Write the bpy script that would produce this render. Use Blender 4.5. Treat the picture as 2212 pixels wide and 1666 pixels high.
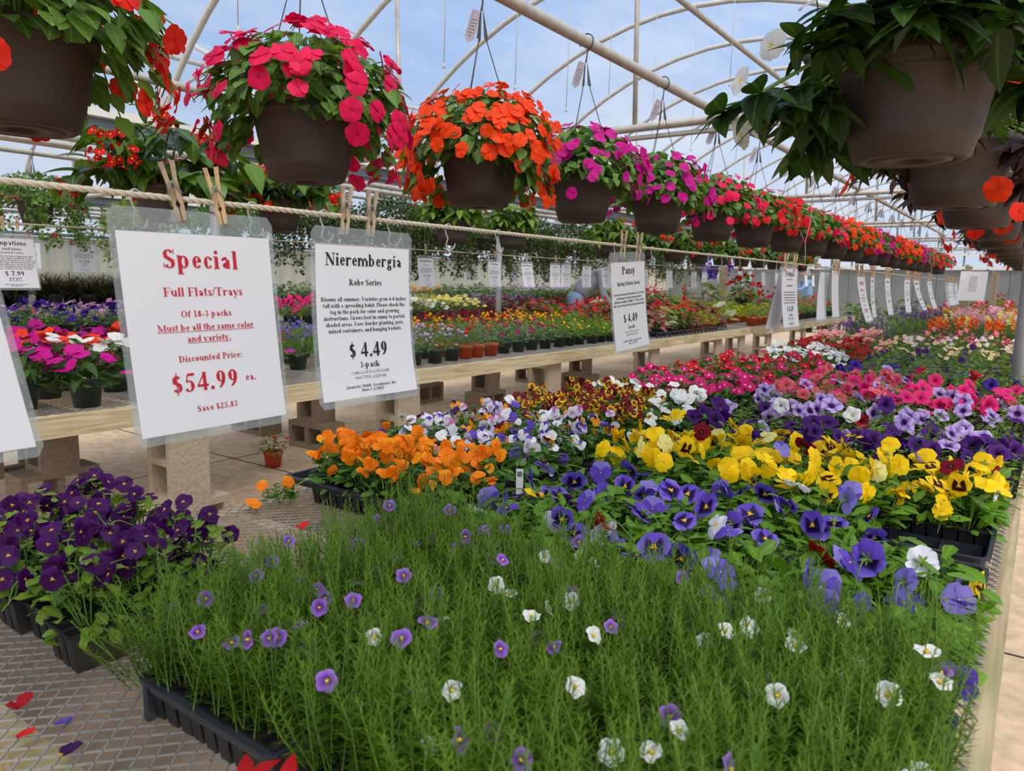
import bpy, bmesh, math, random
import numpy as np
from mathutils import Vector, Matrix
from math import sin, cos, pi, radians, sqrt, atan2

for o in list(bpy.data.objects):
    bpy.data.objects.remove(o, do_unlink=True)
SC = bpy.context.scene
COL = SC.collection
R = random.Random(11)
NR = np.random.default_rng(11)

# ------------------------------------------------------------------ camera
IMG_W, IMG_H, FOCAL = 2212, 1666, 1600.0
CAM_POS = Vector((0.0, 0.0, 1.24))
yaw, pitch, roll = radians(35.46), radians(8.0), radians(0.95)
fw = Vector((-sin(yaw) * cos(pitch), cos(yaw) * cos(pitch), -sin(pitch)))
rt0 = Vector((cos(yaw), sin(yaw), 0))
up0 = rt0.cross(fw)
rt = rt0 * cos(roll) + up0 * sin(roll)
up = up0 * cos(roll) - rt0 * sin(roll)
cam_data = bpy.data.cameras.new('camera')
cam_data.sensor_fit = 'HORIZONTAL'
cam_data.sensor_width = 36.0
cam_data.lens = 36.0 * FOCAL / IMG_W
cam_data.clip_start = 0.02
cam_data.clip_end = 300
cam_data.dof.use_dof = True
cam_data.dof.focus_distance = 1.75
cam_data.dof.aperture_fstop = 8.5
cam = bpy.data.objects.new('camera', cam_data)
mw = Matrix((rt, up, -fw)).transposed().to_4x4()
mw.translation = CAM_POS
cam.matrix_world = mw
COL.objects.link(cam)
SC.camera = cam

# ------------------------------------------------------------------ sky, sun, exposure
SUN_DIR = Vector((0.45, -0.35, 0.82)).normalized()
world = bpy.data.worlds.new('sky')
SC.world = world
world.use_nodes = True
nt = world.node_tree
nt.nodes.clear()
N = nt.nodes.new
L = nt.links.new
out = N('ShaderNodeOutputWorld')
bg = N('ShaderNodeBackground')
tc = N('ShaderNodeTexCoord')
sep = N('ShaderNodeSeparateXYZ')
L(tc.outputs['Generated'], sep.inputs[0])
elev = N('ShaderNodeValToRGB')
e = elev.color_ramp.elements
e[0].position = 0.0; e[0].color = (0.30, 0.34, 0.30, 1)
e[1].position = 1.0; e[1].color = (0.235, 0.40, 0.76, 1)
x = e.new(0.02); x.color = (0.62, 0.72, 0.86, 1)
x = e.new(0.25); x.color = (0.36, 0.53, 0.84, 1)
L(sep.outputs[2], elev.inputs[0])
mp = N('ShaderNodeMapping')
mp.inputs['Scale'].default_value = (2.2, 2.2, 5.5)
mp.inputs['Rotation'].default_value = (0.35, 0.2, 0.5)
L(tc.outputs['Generated'], mp.inputs[0])
nz = N('ShaderNodeTexNoise')
nz.inputs['Scale'].default_value = 1.6
nz.inputs['Detail'].default_value = 7
nz.inputs['Roughness'].default_value = 0.55
L(mp.outputs[0], nz.inputs['Vector'])
cl = N('ShaderNodeValToRGB')
cl.color_ramp.elements[0].position = 0.42
cl.color_ramp.elements[1].position = 0.80
L(nz.outputs['Fac'], cl.inputs[0])
mx = N('ShaderNodeMix'); mx.data_type = 'RGBA'
L(cl.outputs[0], mx.inputs['Factor'])
L(elev.outputs[0], mx.inputs['A'])
mx.inputs['B'].default_value = (0.84, 0.87, 0.92, 1)
# bright veil of thin cloud around the sun
dot = N('ShaderNodeVectorMath'); dot.operation = 'DOT_PRODUCT'
L(tc.outputs['Generated'], dot.inputs[0])
dot.inputs[1].default_value = SUN_DIR
glow = N('ShaderNodeMapRange')
glow.inputs['From Min'].default_value = 0.25
glow.inputs['From Max'].default_value = 1.0
glow.inputs['To Min'].default_value = 0.0
glow.inputs['To Max'].default_value = 1.0
L(dot.outputs['Value'], glow.inputs['Value'])
add = N('ShaderNodeMix'); add.data_type = 'RGBA'; add.blend_type = 'ADD'
L(glow.outputs[0], add.inputs['Factor'])
L(mx.outputs['Result'], add.inputs['A'])
add.inputs['B'].default_value = (1.25, 1.17, 1.02, 1)
L(add.outputs['Result'], bg.inputs['Color'])
bg.inputs['Strength'].default_value = 1.0
L(bg.outputs[0], out.inputs['Surface'])

sun_data = bpy.data.lights.new('sun', 'SUN')
sun_data.energy = 1.9
sun_data.angle = radians(24)
sun_data.color = (1.0, 0.94, 0.84)
sun = bpy.data.objects.new('sun', sun_data)
sun.rotation_euler = SUN_DIR.to_track_quat('Z', 'Y').to_euler()
COL.objects.link(sun)

SC.view_settings.view_transform = 'Standard'
SC.view_settings.look = 'None'
SC.view_settings.gamma = 1.0
SC.view_settings.use_curve_mapping = False
SC.view_settings.exposure = 0.0
SC.cycles.max_bounces = 7
SC.cycles.diffuse_bounces = 3
SC.cycles.glossy_bounces = 2
SC.cycles.transmission_bounces = 4
SC.cycles.transparent_max_bounces = 12
SC.cycles.caustics_reflective = False
SC.cycles.caustics_refractive = False

# ------------------------------------------------------------------ materials
def srgb(r, g, b):
    f = lambda c: c / 12.92 if c <= 0.04045 else ((c + 0.055) / 1.055) ** 2.4
    return (f(r / 255), f(g / 255), f(b / 255), 1)

def new_mat(name):
    m = bpy.data.materials.new(name)
    m.use_nodes = True
    t = m.node_tree
    t.nodes.clear()
    return m, t, t.nodes.new, t.links.new, t.nodes.new('ShaderNodeOutputMaterial')

def plain(name, col, rough=0.6, metal=0.0, noise=0.0, nscale=40, bump=0.0, spec=0.5, stretch=None, transl=0.0):
    """simple surface: one colour, optional blotchy variation and fine bump in object space"""
    m, t, N, L, out = new_mat(name)
    p = N('ShaderNodeBsdfPrincipled')
    p.inputs['Base Color'].default_value = col
    p.inputs['Roughness'].default_value = rough
    p.inputs['Metallic'].default_value = metal
    p.inputs['Specular IOR Level'].default_value = spec
    if noise or bump:
        tc = N('ShaderNodeTexCoord'); mp = N('ShaderNodeMapping')
        if stretch: mp.inputs['Scale'].default_value = stretch
        L(tc.outputs['Object'], mp.inputs[0])
        nz = N('ShaderNodeTexNoise'); nz.inputs['Scale'].default_value = nscale
        nz.inputs['Detail'].default_value = 5
        L(mp.outputs[0], nz.inputs['Vector'])
        if noise:
            r = N('ShaderNodeValToRGB')
            r.color_ramp.elements[0].position = 0.3; r.color_ramp.elements[1].position = 0.7
            r.color_ramp.elements[0].color = tuple(c * (1 - noise) for c in col[:3]) + (1,)
            r.color_ramp.elements[1].color = tuple(min(1, c * (1 + noise)) for c in col[:3]) + (1,)
            L(nz.outputs['Fac'], r.inputs[0]); L(r.outputs[0], p.inputs['Base Color'])
        if bump:
            b = N('ShaderNodeBump'); b.inputs['Strength'].default_value = bump
            b.inputs['Distance'].default_value = 0.004
            L(nz.outputs['Fac'], b.inputs['Height']); L(b.outputs[0], p.inputs['Normal'])
    if transl:
        tr = N('ShaderNodeBsdfTranslucent'); tr.inputs['Color'].default_value = col
        mix = N('ShaderNodeMixShader'); mix.inputs[0].default_value = transl
        L(p.outputs[0], mix.inputs[1]); L(tr.outputs[0], mix.inputs[2]); L(mix.outputs[0], out.inputs[0])
    else:
        L(p.outputs[0], out.inputs[0])
    return m

def leaf_mat(name, dark, light, vein=None, rough=0.45, transl=0.28, spec=0.28, veins=True):
    """leaf blade: per-leaf shade from the 'var' attribute, paler midrib and side veins from the leaf's own uv"""
    m, t, N, L, out = new_mat(name)
    at = N('ShaderNodeAttribute'); at.attribute_name = 'var'
    mx = N('ShaderNodeMix'); mx.data_type = 'RGBA'
    L(at.outputs['Fac'], mx.inputs['Factor'])
    mx.inputs['A'].default_value = dark; mx.inputs['B'].default_value = light
    col = mx.outputs['Result']
    if veins:
        vein = vein or tuple(min(1, c * 1.7 + 0.02) for c in light[:3]) + (1,)
        uv = N('ShaderNodeUVMap'); sp = N('ShaderNodeSeparateXYZ'); L(uv.outputs[0], sp.inputs[0])
        a = N('ShaderNodeMath'); a.operation = 'SUBTRACT'; a.inputs[1].default_value = 0.5; L(sp.outputs[0], a.inputs[0])
        b = N('ShaderNodeMath'); b.operation = 'ABSOLUTE'; L(a.outputs[0], b.inputs[0])
        c = N('ShaderNodeMapRange'); c.inputs['From Min'].default_value = 0.02; c.inputs['From Max'].default_value = 0.07
        c.inputs['To Min'].default_value = 0.45; c.inputs['To Max'].default_value = 0.0; L(b.outputs[0], c.inputs['Value'])
        d = N('ShaderNodeMath'); d.operation = 'MULTIPLY_ADD'; d.inputs[1].default_value = -0.45; L(b.outputs[0], d.inputs[0]); L(sp.outputs[1], d.inputs[2])
        e = N('ShaderNodeMath'); e.operation = 'MULTIPLY'; e.inputs[1].default_value = 44.0; L(d.outputs[0], e.inputs[0])
        f = N('ShaderNodeMath'); f.operation = 'SINE'; L(e.outputs[0], f.inputs[0])
        g = N('ShaderNodeMapRange'); g.inputs['From Min'].default_value = 0.75; g.inputs['From Max'].default_value = 1.0
        g.inputs['To Min'].default_value = 0.0; g.inputs['To Max'].default_value = 0.13; L(f.outputs[0], g.inputs['Value'])
        h = N('ShaderNodeMath'); h.operation = 'MAXIMUM'; L(c.outputs[0], h.inputs[0]); L(g.outputs[0], h.inputs[1])
        m2 = N('ShaderNodeMix'); m2.data_type = 'RGBA'; L(h.outputs[0], m2.inputs['Factor']); L(col, m2.inputs['A']); m2.inputs['B'].default_value = vein
        col = m2.outputs['Result']
    p = N('ShaderNodeBsdfPrincipled'); L(col, p.inputs['Base Color'])
    p.inputs['Roughness'].default_value = rough; p.inputs['Specular IOR Level'].default_value = spec
    tr = N('ShaderNodeBsdfTranslucent')
    hs = N('ShaderNodeMix'); hs.data_type = 'RGBA'; hs.blend_type = 'MULTIPLY'; hs.inputs['Factor'].default_value = 1
    L(col, hs.inputs['A']); hs.inputs['B'].default_value = (1.6, 1.7, 0.7, 1); L(hs.outputs['Result'], tr.inputs['Color'])
    mix = N('ShaderNodeMixShader'); mix.inputs[0].default_value = transl
    L(p.outputs[0], mix.inputs[1]); L(tr.outputs[0], mix.inputs[2]); L(mix.outputs[0], out.inputs[0])
    return m

def petal_mat(name, stops, vary=0.12, transl=0.32, rough=0.55, veins=None, vcol=None):
    """petal: colour by distance from the flower's eye (uv v), slight shade change per petal, optional dark radiating veins"""
    m, t, N, L, out = new_mat(name)
    uv = N('ShaderNodeUVMap'); sp = N('ShaderNodeSeparateXYZ'); L(uv.outputs[0], sp.inputs[0])
    r = N('ShaderNodeValToRGB'); e = r.color_ramp.elements
    while len(e) > 1: e.remove(e[-1])
    e[0].position = stops[0][0]; e[0].color = stops[0][1]
    for ps, c in stops[1:]:
        k = e.new(ps); k.color = c
    L(sp.outputs[1], r.inputs[0])
    col = r.outputs[0]
    if veins:
        a = N('ShaderNodeMath'); a.operation = 'MULTIPLY'; a.inputs[1].default_value = 2 * pi * veins; L(sp.outputs[0], a.inputs[0])
        s = N('ShaderNodeMath'); s.operation = 'SINE'; L(a.outputs[0], s.inputs[0])
        g = N('ShaderNodeMapRange'); g.inputs['From Min'].default_value = 0.45; g.inputs['From Max'].default_value = 1.0
        g.inputs['To Max'].default_value = 0.6; L(s.outputs[0], g.inputs['Value'])
        m3 = N('ShaderNodeMix'); m3.data_type = 'RGBA'; L(g.outputs[0], m3.inputs['Factor']); L(col, m3.inputs['A']); m3.inputs['B'].default_value = vcol
        col = m3.outputs['Result']
    at = N('ShaderNodeAttribute'); at.attribute_name = 'var'
    mr = N('ShaderNodeMapRange'); mr.inputs['To Min'].default_value = 1 - vary; mr.inputs['To Max'].default_value = 1 + vary; L(at.outputs['Fac'], mr.inputs['Value'])
    hs = N('ShaderNodeHueSaturation'); L(mr.outputs[0], hs.inputs['Value']); L(col, hs.inputs['Color'])
    p = N('ShaderNodeBsdfPrincipled'); L(hs.outputs[0], p.inputs['Base Color'])
    p.inputs['Roughness'].default_value = rough; p.inputs['Specular IOR Level'].default_value = 0.25
    tr = N('ShaderNodeBsdfTranslucent'); L(hs.outputs[0], tr.inputs['Color'])
    mix = N('ShaderNodeMixShader'); mix.inputs[0].default_value = transl
    L(p.outputs[0], mix.inputs[1]); L(tr.outputs[0], mix.inputs[2]); L(mix.outputs[0], out.inputs[0])
    return m

# ------------------------------------------------------------------ mesh helpers
class MB:
    """collects vertices and faces, then becomes ONE mesh"""
    def __init__(self):
        self.V, self.F, self.U, self.A, self.M, self.n = [], [], [], [], [], 0
    def add(self, V, F, mat=0, uv=None, var=0.5):
        V = np.asarray(V, float).reshape(-1, 3); k = len(V)
        self.V.append(V)
        self.U.append(np.zeros((k, 2)) if uv is None else np.asarray(uv, float))
        self.A.append(np.full(k, var) if np.isscalar(var) else np.asarray(var, float))
        b = self.n
        self.F += [tuple(i + b for i in f) for f in F]
        self.M += ([mat] * len(F)) if isinstance(mat, int) else list(mat)
        self.n += k
        return self
    def box(self, c, s, mat=0, rot=None, var=0.5):
        x, y, z = [v / 2 for v in s]
        V = np.array([(-x,-y,-z),(x,-y,-z),(x,y,-z),(-x,y,-z),(-x,-y,z),(x,-y,z),(x,y,z),(-x,y,z)])
        if rot is not None: V = V @ np.array(rot).T
        return self.add(V + np.array(c), [(0,3,2,1),(4,5,6,7),(0,1,5,4),(1,2,6,5),(2,3,7,6),(3,0,4,7)], mat, var=var)
    def tube(self, pts, r, n=8, mat=0, caps=True, var=0.5, closed=False):
        P = np.asarray(pts, float); k = len(P)
        rr = np.full(k, r) if np.isscalar(r) else np.asarray(r, float)
        T = np.gradient(P, axis=0) if not closed else np.roll(P, -1, 0) - np.roll(P, 1, 0)
        T /= np.linalg.norm(T, axis=1)[:, None] + 1e-12
        ref = np.array([0, 0, 1.0]) if abs(T[0][2]) < 0.9 else np.array([1.0, 0, 0])
        a = np.cross(T[0], ref); a /= np.linalg.norm(a)
        V = []
        for i in range(k):
            a = a - T[i] * (a @ T[i]); a /= np.linalg.norm(a) + 1e-12
            b = np.cross(T[i], a)
            for j in range(n):
                t = 2 * pi * j / n
                V.append(P[i] + rr[i] * (cos(t) * a + sin(t) * b))
        F = []
        for i in range(k if closed else k - 1):
            i2 = (i + 1) % k
            for j in range(n):
                j2 = (j + 1) % n
                F.append((i * n + j, i * n + j2, i2 * n + j2, i2 * n + j))
        if caps and not closed:
            F.append(tuple(range(n - 1, -1, -1))); F.append(tuple((k - 1) * n + j for j in range(n)))
        return self.add(V, F, mat, var=var)
    def lathe(self, prof, n=32, mat=0, c=(0, 0, 0), var=0.5):
        V, F = [], []
        for r, z in prof:
            for j in range(n):
                t = 2 * pi * j / n
                V.append((c[0] + r * cos(t), c[1] + r * sin(t), c[2] + z))
        for i in range(len(prof) - 1):
            for j in range(n):
                j2 = (j + 1) % n
                F.append((i * n + j, i * n + j2, (i + 1) * n + j2, (i + 1) * n + j))
        return self.add(V, F, mat, var=var)
    def mesh(self, name, mats, smooth=True):
        me = bpy.data.meshes.new(name)
        V = np.concatenate(self.V)
        me.from_pydata(V.tolist(), [], self.F)
        for m in (mats if isinstance(mats, (list, tuple)) else [mats]): me.materials.append(m)
        if any(self.M): me.polygons.foreach_set('material_index', self.M)
        A = me.attributes.new('var', 'FLOAT', 'POINT')
        A.data.foreach_set('value', np.concatenate(self.A).astype(np.float32))
        ul = me.uv_layers.new(name='UVMap')
        li = np.zeros(len(me.loops), np.int32); me.loops.foreach_get('vertex_index', li)
        ul.data.foreach_set('uv', np.concatenate(self.U)[li].astype(np.float32).ravel())
        me.polygons.foreach_set('use_smooth', [smooth] * len(me.polygons))
        me.update()
        return me

def link(name, data, parent=None, loc=(0, 0, 0), rot=None, scale=None, mat=None):
    o = bpy.data.objects.new(name, data)
    COL.objects.link(o)
    if parent is not None: o.parent = parent
    if mat is not None: o.matrix_local = mat
    else:
        o.location = loc
        if rot is not None: o.rotation_euler = rot
        if scale is not None: o.scale = (scale,) * 3 if np.isscalar(scale) else scale
    return o
def tag(o, label, cat, group=None, kind=None):
    o['label'] = label
    if cat: o['category'] = cat
    if group: o['group'] = group
    if kind: o['kind'] = kind
    return o
def thing(name, label, cat, loc=(0, 0, 0), rotz=0.0, group=None):
    o = link(name, None, None, loc, (0, 0, rotz)); o.empty_display_size = 0.05
    return tag(o, label, cat, group)
def struct(name, mb, mat, label=None, smooth=False, parent=None):
    o = link(name, mb.mesh(name, mat, smooth), parent)
    if parent is None: o['kind'] = 'structure'
    if label: o['label'] = label
    return o

def frame(n, u=(0, 0, 1)):
    """3x3 whose columns are x, y, z with z along n and y as close to u as possible"""
    z = np.asarray(n, float); z = z / (np.linalg.norm(z) + 1e-12)
    y = np.asarray(u, float); y = y - z * (y @ z)
    l = np.linalg.norm(y)
    if l < 1e-4:
        y = np.array([1.0, 0, 0]); y = y - z * (y @ z); l = np.linalg.norm(y)
    y /= l
    return np.stack([np.cross(y, z), y, z], 1)
def mat4(M3, p, s=1.0):
    m = Matrix([[*(M3[i] * s), p[i]] for i in range(3)] + [[0, 0, 0, 1]])
    return m
# ------------------------------------------------------------------ colours of the place
M_CONC = None
def make_floor_mat():
    m, t, N, L, out = new_mat('concrete_floor')
    tc = N('ShaderNodeTexCoord')
    n1 = N('ShaderNodeTexNoise'); n1.inputs['Scale'].default_value = 0.55; n1.inputs['Detail'].default_value = 6; L(tc.outputs['Object'], n1.inputs['Vector'])
    n2 = N('ShaderNodeTexNoise'); n2.inputs['Scale'].default_value = 14; n2.inputs['Detail'].default_value = 8; L(tc.outputs['Object'], n2.inputs['Vector'])
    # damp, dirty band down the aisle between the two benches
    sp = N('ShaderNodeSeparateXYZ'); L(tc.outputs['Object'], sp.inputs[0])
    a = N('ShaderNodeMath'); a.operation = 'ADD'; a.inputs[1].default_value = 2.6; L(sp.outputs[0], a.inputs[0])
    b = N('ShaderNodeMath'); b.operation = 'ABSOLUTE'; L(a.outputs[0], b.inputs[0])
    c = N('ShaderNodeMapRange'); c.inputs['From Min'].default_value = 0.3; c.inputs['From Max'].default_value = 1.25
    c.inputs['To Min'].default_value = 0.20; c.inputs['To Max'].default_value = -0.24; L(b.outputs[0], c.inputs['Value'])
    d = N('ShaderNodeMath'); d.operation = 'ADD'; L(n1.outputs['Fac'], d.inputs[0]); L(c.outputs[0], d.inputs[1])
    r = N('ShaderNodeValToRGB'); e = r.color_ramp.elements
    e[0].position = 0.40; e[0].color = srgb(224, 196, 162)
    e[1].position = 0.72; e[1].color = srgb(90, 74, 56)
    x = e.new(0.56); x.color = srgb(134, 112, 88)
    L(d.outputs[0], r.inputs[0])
    r2 = N('ShaderNodeValToRGB'); r2.color_ramp.elements[0].position = 0.3; r2.color_ramp.elements[0].color = (0.72, 0.72, 0.72, 1)
    r2.color_ramp.elements[1].position = 0.62; r2.color_ramp.elements[1].color = (1.06, 1.05, 1.03, 1)
    L(n2.outputs['Fac'], r2.inputs[0])
    mx = N('ShaderNodeMix'); mx.data_type = 'RGBA'; mx.blend_type = 'MULTIPLY'; mx.inputs['Factor'].default_value = 1
    L(r.outputs[0], mx.inputs['A']); L(r2.outputs[0], mx.inputs['B'])
    # slab joints
    def joint(axis, off, period):
        q = N('ShaderNodeMath'); q.operation = 'ADD'; q.inputs[1].default_value = off; L(sp.outputs[axis], q.inputs[0])
        w = N('ShaderNodeMath'); w.operation = 'PINGPONG'; w.inputs[1].default_value = period / 2; L(q.outputs[0], w.inputs[0])
        z = N('ShaderNodeMath'); z.operation = 'LESS_THAN'; z.inputs[1].default_value = 0.008; L(w.outputs[0], z.inputs[0])
        return z.outputs[0]
    j = N('ShaderNodeMath'); j.operation = 'MAXIMUM'; L(joint(0, 4.45, 3.0), j.inputs[0]); L(joint(1, -2.95, 3.2), j.inputs[1])
    m2 = N('ShaderNodeMix'); m2.data_type = 'RGBA'; L(j.outputs[0], m2.inputs['Factor']); L(mx.outputs['Result'], m2.inputs['A']); m2.inputs['B'].default_value = srgb(60, 52, 44)
    p = N('ShaderNodeBsdfPrincipled'); L(m2.outputs['Result'], p.inputs['Base Color']); p.inputs['Roughness'].default_value = 0.75
    bp = N('ShaderNodeBump'); bp.inputs['Strength'].default_value = 0.25; bp.inputs['Distance'].default_value = 0.003
    L(n2.outputs['Fac'], bp.inputs['Height']); L(bp.outputs[0], p.inputs['Normal'])
    L(p.outputs[0], out.inputs[0])
    return m
def make_film_mat():
    """clear poly film: most light passes, a little is scattered"""
    m, t, N, L, out = new_mat('greenhouse_film')
    tc = N('ShaderNodeTexCoord'); mp = N('ShaderNodeMapping'); mp.inputs['Scale'].default_value = (1.0, 0.35, 1.0); L(tc.outputs['Object'], mp.inputs[0])
    nz = N('ShaderNodeTexNoise'); nz.inputs['Scale'].default_value = 2.2; nz.inputs['Detail'].default_value = 6; nz.inputs['Distortion'].default_value = 1.2; L(mp.outputs[0], nz.inputs['Vector'])
    mr = N('ShaderNodeMapRange'); mr.inputs['From Min'].default_value = 0.35; mr.inputs['From Max'].default_value = 0.7
    mr.inputs['To Min'].default_value = 0.08; mr.inputs['To Max'].default_value = 0.17; L(nz.outputs['Fac'], mr.inputs['Value'])
    a = N('ShaderNodeBsdfTransparent'); a.inputs['Color'].default_value = (0.95, 0.96, 0.97, 1)
    b = N('ShaderNodeBsdfTranslucent'); b.inputs['Color'].default_value = (0.9, 0.92, 0.95, 1)
    mix = N('ShaderNodeMixShader'); L(mr.outputs[0], mix.inputs[0]); L(a.outputs[0], mix.inputs[1]); L(b.outputs[0], mix.inputs[2])
    L(mix.outputs[0], out.inputs[0])
    return m
def make_wood_mat(name, light, dark, moss=0.0):
    m, t, N, L, out = new_mat(name)
    tc = N('ShaderNodeTexCoord'); mp = N('ShaderNodeMapping'); mp.inputs['Scale'].default_value = (26, 1.1, 26); L(tc.outputs['Object'], mp.inputs[0])
    nz = N('ShaderNodeTexNoise'); nz.inputs['Scale'].default_value = 3.0; nz.inputs['Detail'].default_value = 6; nz.inputs['Distortion'].default_value = 0.6; L(mp.outputs[0], nz.inputs['Vector'])
    r = N('ShaderNodeValToRGB'); r.color_ramp.elements[0].position = 0.35; r.color_ramp.elements[0].color = light
    r.color_ramp.elements[1].position = 0.68; r.color_ramp.elements[1].color = dark; L(nz.outputs['Fac'], r.inputs[0])
    col = r.outputs[0]
    if moss:
        n2 = N('ShaderNodeTexNoise'); n2.inputs['Scale'].default_value = 2.6; n2.inputs['Detail'].default_value = 4; L(tc.outputs['Object'], n2.inputs['Vector'])
        mr = N('ShaderNodeMapRange'); mr.inputs['From Min'].default_value = 0.5; mr.inputs['From Max'].default_value = 0.68; mr.inputs['To Max'].default_value = moss; L(n2.outputs['Fac'], mr.inputs['Value'])
        mx = N('ShaderNodeMix'); mx.data_type = 'RGBA'; L(mr.outputs[0], mx.inputs['Factor']); L(col, mx.inputs['A']); mx.inputs['B'].default_value = srgb(142, 146, 84); col = mx.outputs['Result']
    p = N('ShaderNodeBsdfPrincipled'); L(col, p.inputs['Base Color']); p.inputs['Roughness'].default_value = 0.7
    L(p.outputs[0], out.inputs[0])
    return m
def make_pouch_mat():
    m, t, N, L, out = new_mat('clear_laminate')
    tc = N('ShaderNodeTexCoord')
    nz = N('ShaderNodeTexNoise'); nz.inputs['Scale'].default_value = 60; nz.inputs['Detail'].default_value = 3; L(tc.outputs['Object'], nz.inputs['Vector'])
    mr = N('ShaderNodeMapRange'); mr.inputs['From Min'].default_value = 0.6; mr.inputs['From Max'].default_value = 0.75; mr.inputs['To Min'].default_value = 0.20; mr.inputs['To Max'].default_value = 0.38; L(nz.outputs['Fac'], mr.inputs['Value'])
    a = N('ShaderNodeBsdfTransparent'); a.inputs['Color'].default_value = (0.93, 0.95, 0.95, 1)
    p = N('ShaderNodeBsdfPrincipled'); p.inputs['Base Color'].default_value = (0.62, 0.66, 0.67, 1); p.inputs['Roughness'].default_value = 0.18
    mix = N('ShaderNodeMixShader'); L(mr.outputs[0], mix.inputs[0]); L(a.outputs[0], mix.inputs[1]); L(p.outputs[0], mix.inputs[2]); L(mix.outputs[0], out.inputs[0])
    return m

MT = dict(
    floor=make_floor_mat(), film=make_film_mat(), pouch=make_pouch_mat(),
    wood=make_wood_mat('bench_lumber', srgb(226, 200, 160), srgb(186, 150, 106), 0.0),
    mossy=make_wood_mat('weathered_bench_lumber', srgb(205, 186, 152), srgb(166, 140, 104), 0.75),
    pine=make_wood_mat('streaked_pine_lumber', srgb(232, 216, 180), srgb(190, 162, 118), 0.45),
    peg=make_wood_mat('clothespin_wood', srgb(214, 182, 138), srgb(176, 138, 98)),
    peg_old=make_wood_mat('weathered_clothespin_wood', srgb(186, 164, 138), srgb(140, 116, 92)),
    pipe=plain('galvanised_pipe', srgb(186, 178, 166), 0.5, 0.25, 0.16, 18, 0.0),
    pipe_pale=plain('pale_painted_pipe', srgb(205, 200, 190), 0.55, 0.1, 0.1, 14),
    post=plain('grey_steel_post', srgb(160, 160, 162), 0.5, 0.3, 0.1, 8),
    gutter=plain('gutter_steel', srgb(120, 126, 134), 0.55, 0.3, 0.12, 5),
    white=plain('white_plastic_strip', srgb(232, 228, 218), 0.6),
    mesh=plain('expanded_metal', srgb(168, 168, 166), 0.45, 0.5, 0.15, 30),
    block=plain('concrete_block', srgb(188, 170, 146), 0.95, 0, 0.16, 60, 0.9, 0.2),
    block_shaded=plain('shaded_concrete_block', srgb(152, 134, 114), 0.95, 0, 0.22, 50, 0.9, 0.2),  # block colour copied darker, painting in the shade beneath the middle bench
    pot=plain('brown_plastic_pot', srgb(68, 56, 50), 0.55, 0, 0.05, 10, 0.0, 0.35),
    green_pot=plain('dark_green_plastic_pot', srgb(36, 58, 50), 0.5, 0, 0.06, 20),
    terra=plain('orange_plastic_pot', srgb(186, 74, 34), 0.55, 0, 0.06, 20),
    black=plain('black_plastic', srgb(28, 30, 32), 0.45),
    tray=plain('black_tray_plastic', srgb(44, 50, 58), 0.4),
    soil=plain('potting_soil', srgb(44, 34, 26), 0.95, 0, 0.4, 90, 0.8),
    rope=plain('cotton_rope', srgb(206, 194, 172), 0.9, 0, 0.1, 200),
    wire=plain('hanger_wire', srgb(78, 74, 70), 0.5, 0.3),
    hook=plain('steel_hook', srgb(176, 172, 166), 0.4, 0.6),
    spring=plain('clothespin_spring', srgb(140, 138, 134), 0.4, 0.8),
    paper=plain('white_paper', srgb(246, 244, 248), 0.75, transl=0.2),
    tagm=plain('pale_plant_tag', srgb(216, 206, 214), 0.6, transl=0.3),
    ink=plain('black_ink', srgb(26, 22, 28), 0.7),
    red_ink=plain('red_ink', srgb(196, 22, 44), 0.7),
    green_ink=plain('green_ink', srgb(40, 150, 130), 0.7),
    grey_ink=plain('grey_ink', srgb(120, 118, 124), 0.7),
    siding=plain('beige_steel_siding', srgb(206, 200, 182), 0.6, 0, 0.04, 6),
    endwall=plain('grey_end_wall', srgb(128, 130, 130), 0.8, 0, 0.08, 3),
    grey_board=plain('grey_bench_board', srgb(150, 148, 146), 0.8, 0, 0.1, 12),
    rust=plain('rusty_tie', srgb(150, 92, 66), 0.8, 0.2, 0.3, 60),
)

# ------------------------------------------------------------------ the setting
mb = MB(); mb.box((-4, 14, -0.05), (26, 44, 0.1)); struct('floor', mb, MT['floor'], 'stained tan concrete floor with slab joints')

BAYS = [(-14.1, 2), (-8.5, 0), (-2.9, 1), (2.7, 2)]     # centre line of each arched bay
def arch(cx, a=2.8, base=2.32, rise=1.48, n=26):
    o = []
    for i in range(n + 1):
        t = pi * i / n
        d = -cos(t)
        o.append((cx + a * d, base + rise * max(0.0, 1 - d * d) ** 0.8))
    return o
Y_NEAR, Y_FAR = -3.0, 26.0
for i, (cx, _) in enumerate(BAYS):
    mb = MB(); A = arch(cx)
    ys = np.linspace(Y_NEAR, Y_FAR, 25)
    V = [(x, y, z + 0.03) for y in ys for x, z in A]; k = len(A)
    F = [(r * k + c, r * k + c + 1, (r + 1) * k + c + 1, (r + 1) * k + c) for r in range(len(ys) - 1) for c in range(k - 1)]
    mb.add(V, F); o = struct('ceiling', mb, MT['film'], 'clear plastic film stretched over the arched hoops', True)
hoop_ys = [round(0.80 + 1.22 * i, 2) for i in range(-1, 21)]
for cx, kind in BAYS:
    if kind == 2: continue
    for y in hoop_ys:
        if kind == 0 and y < 0: continue
        mb = MB(); mb.tube([(x, y, z) for x, z in arch(cx)], 0.024, 8)
        struct('roof_hoop', mb, MT['pipe_pale'], 'arched pale pipe hoop holding up the clear roof film', True)['group'] = 'roof hoops'
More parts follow.
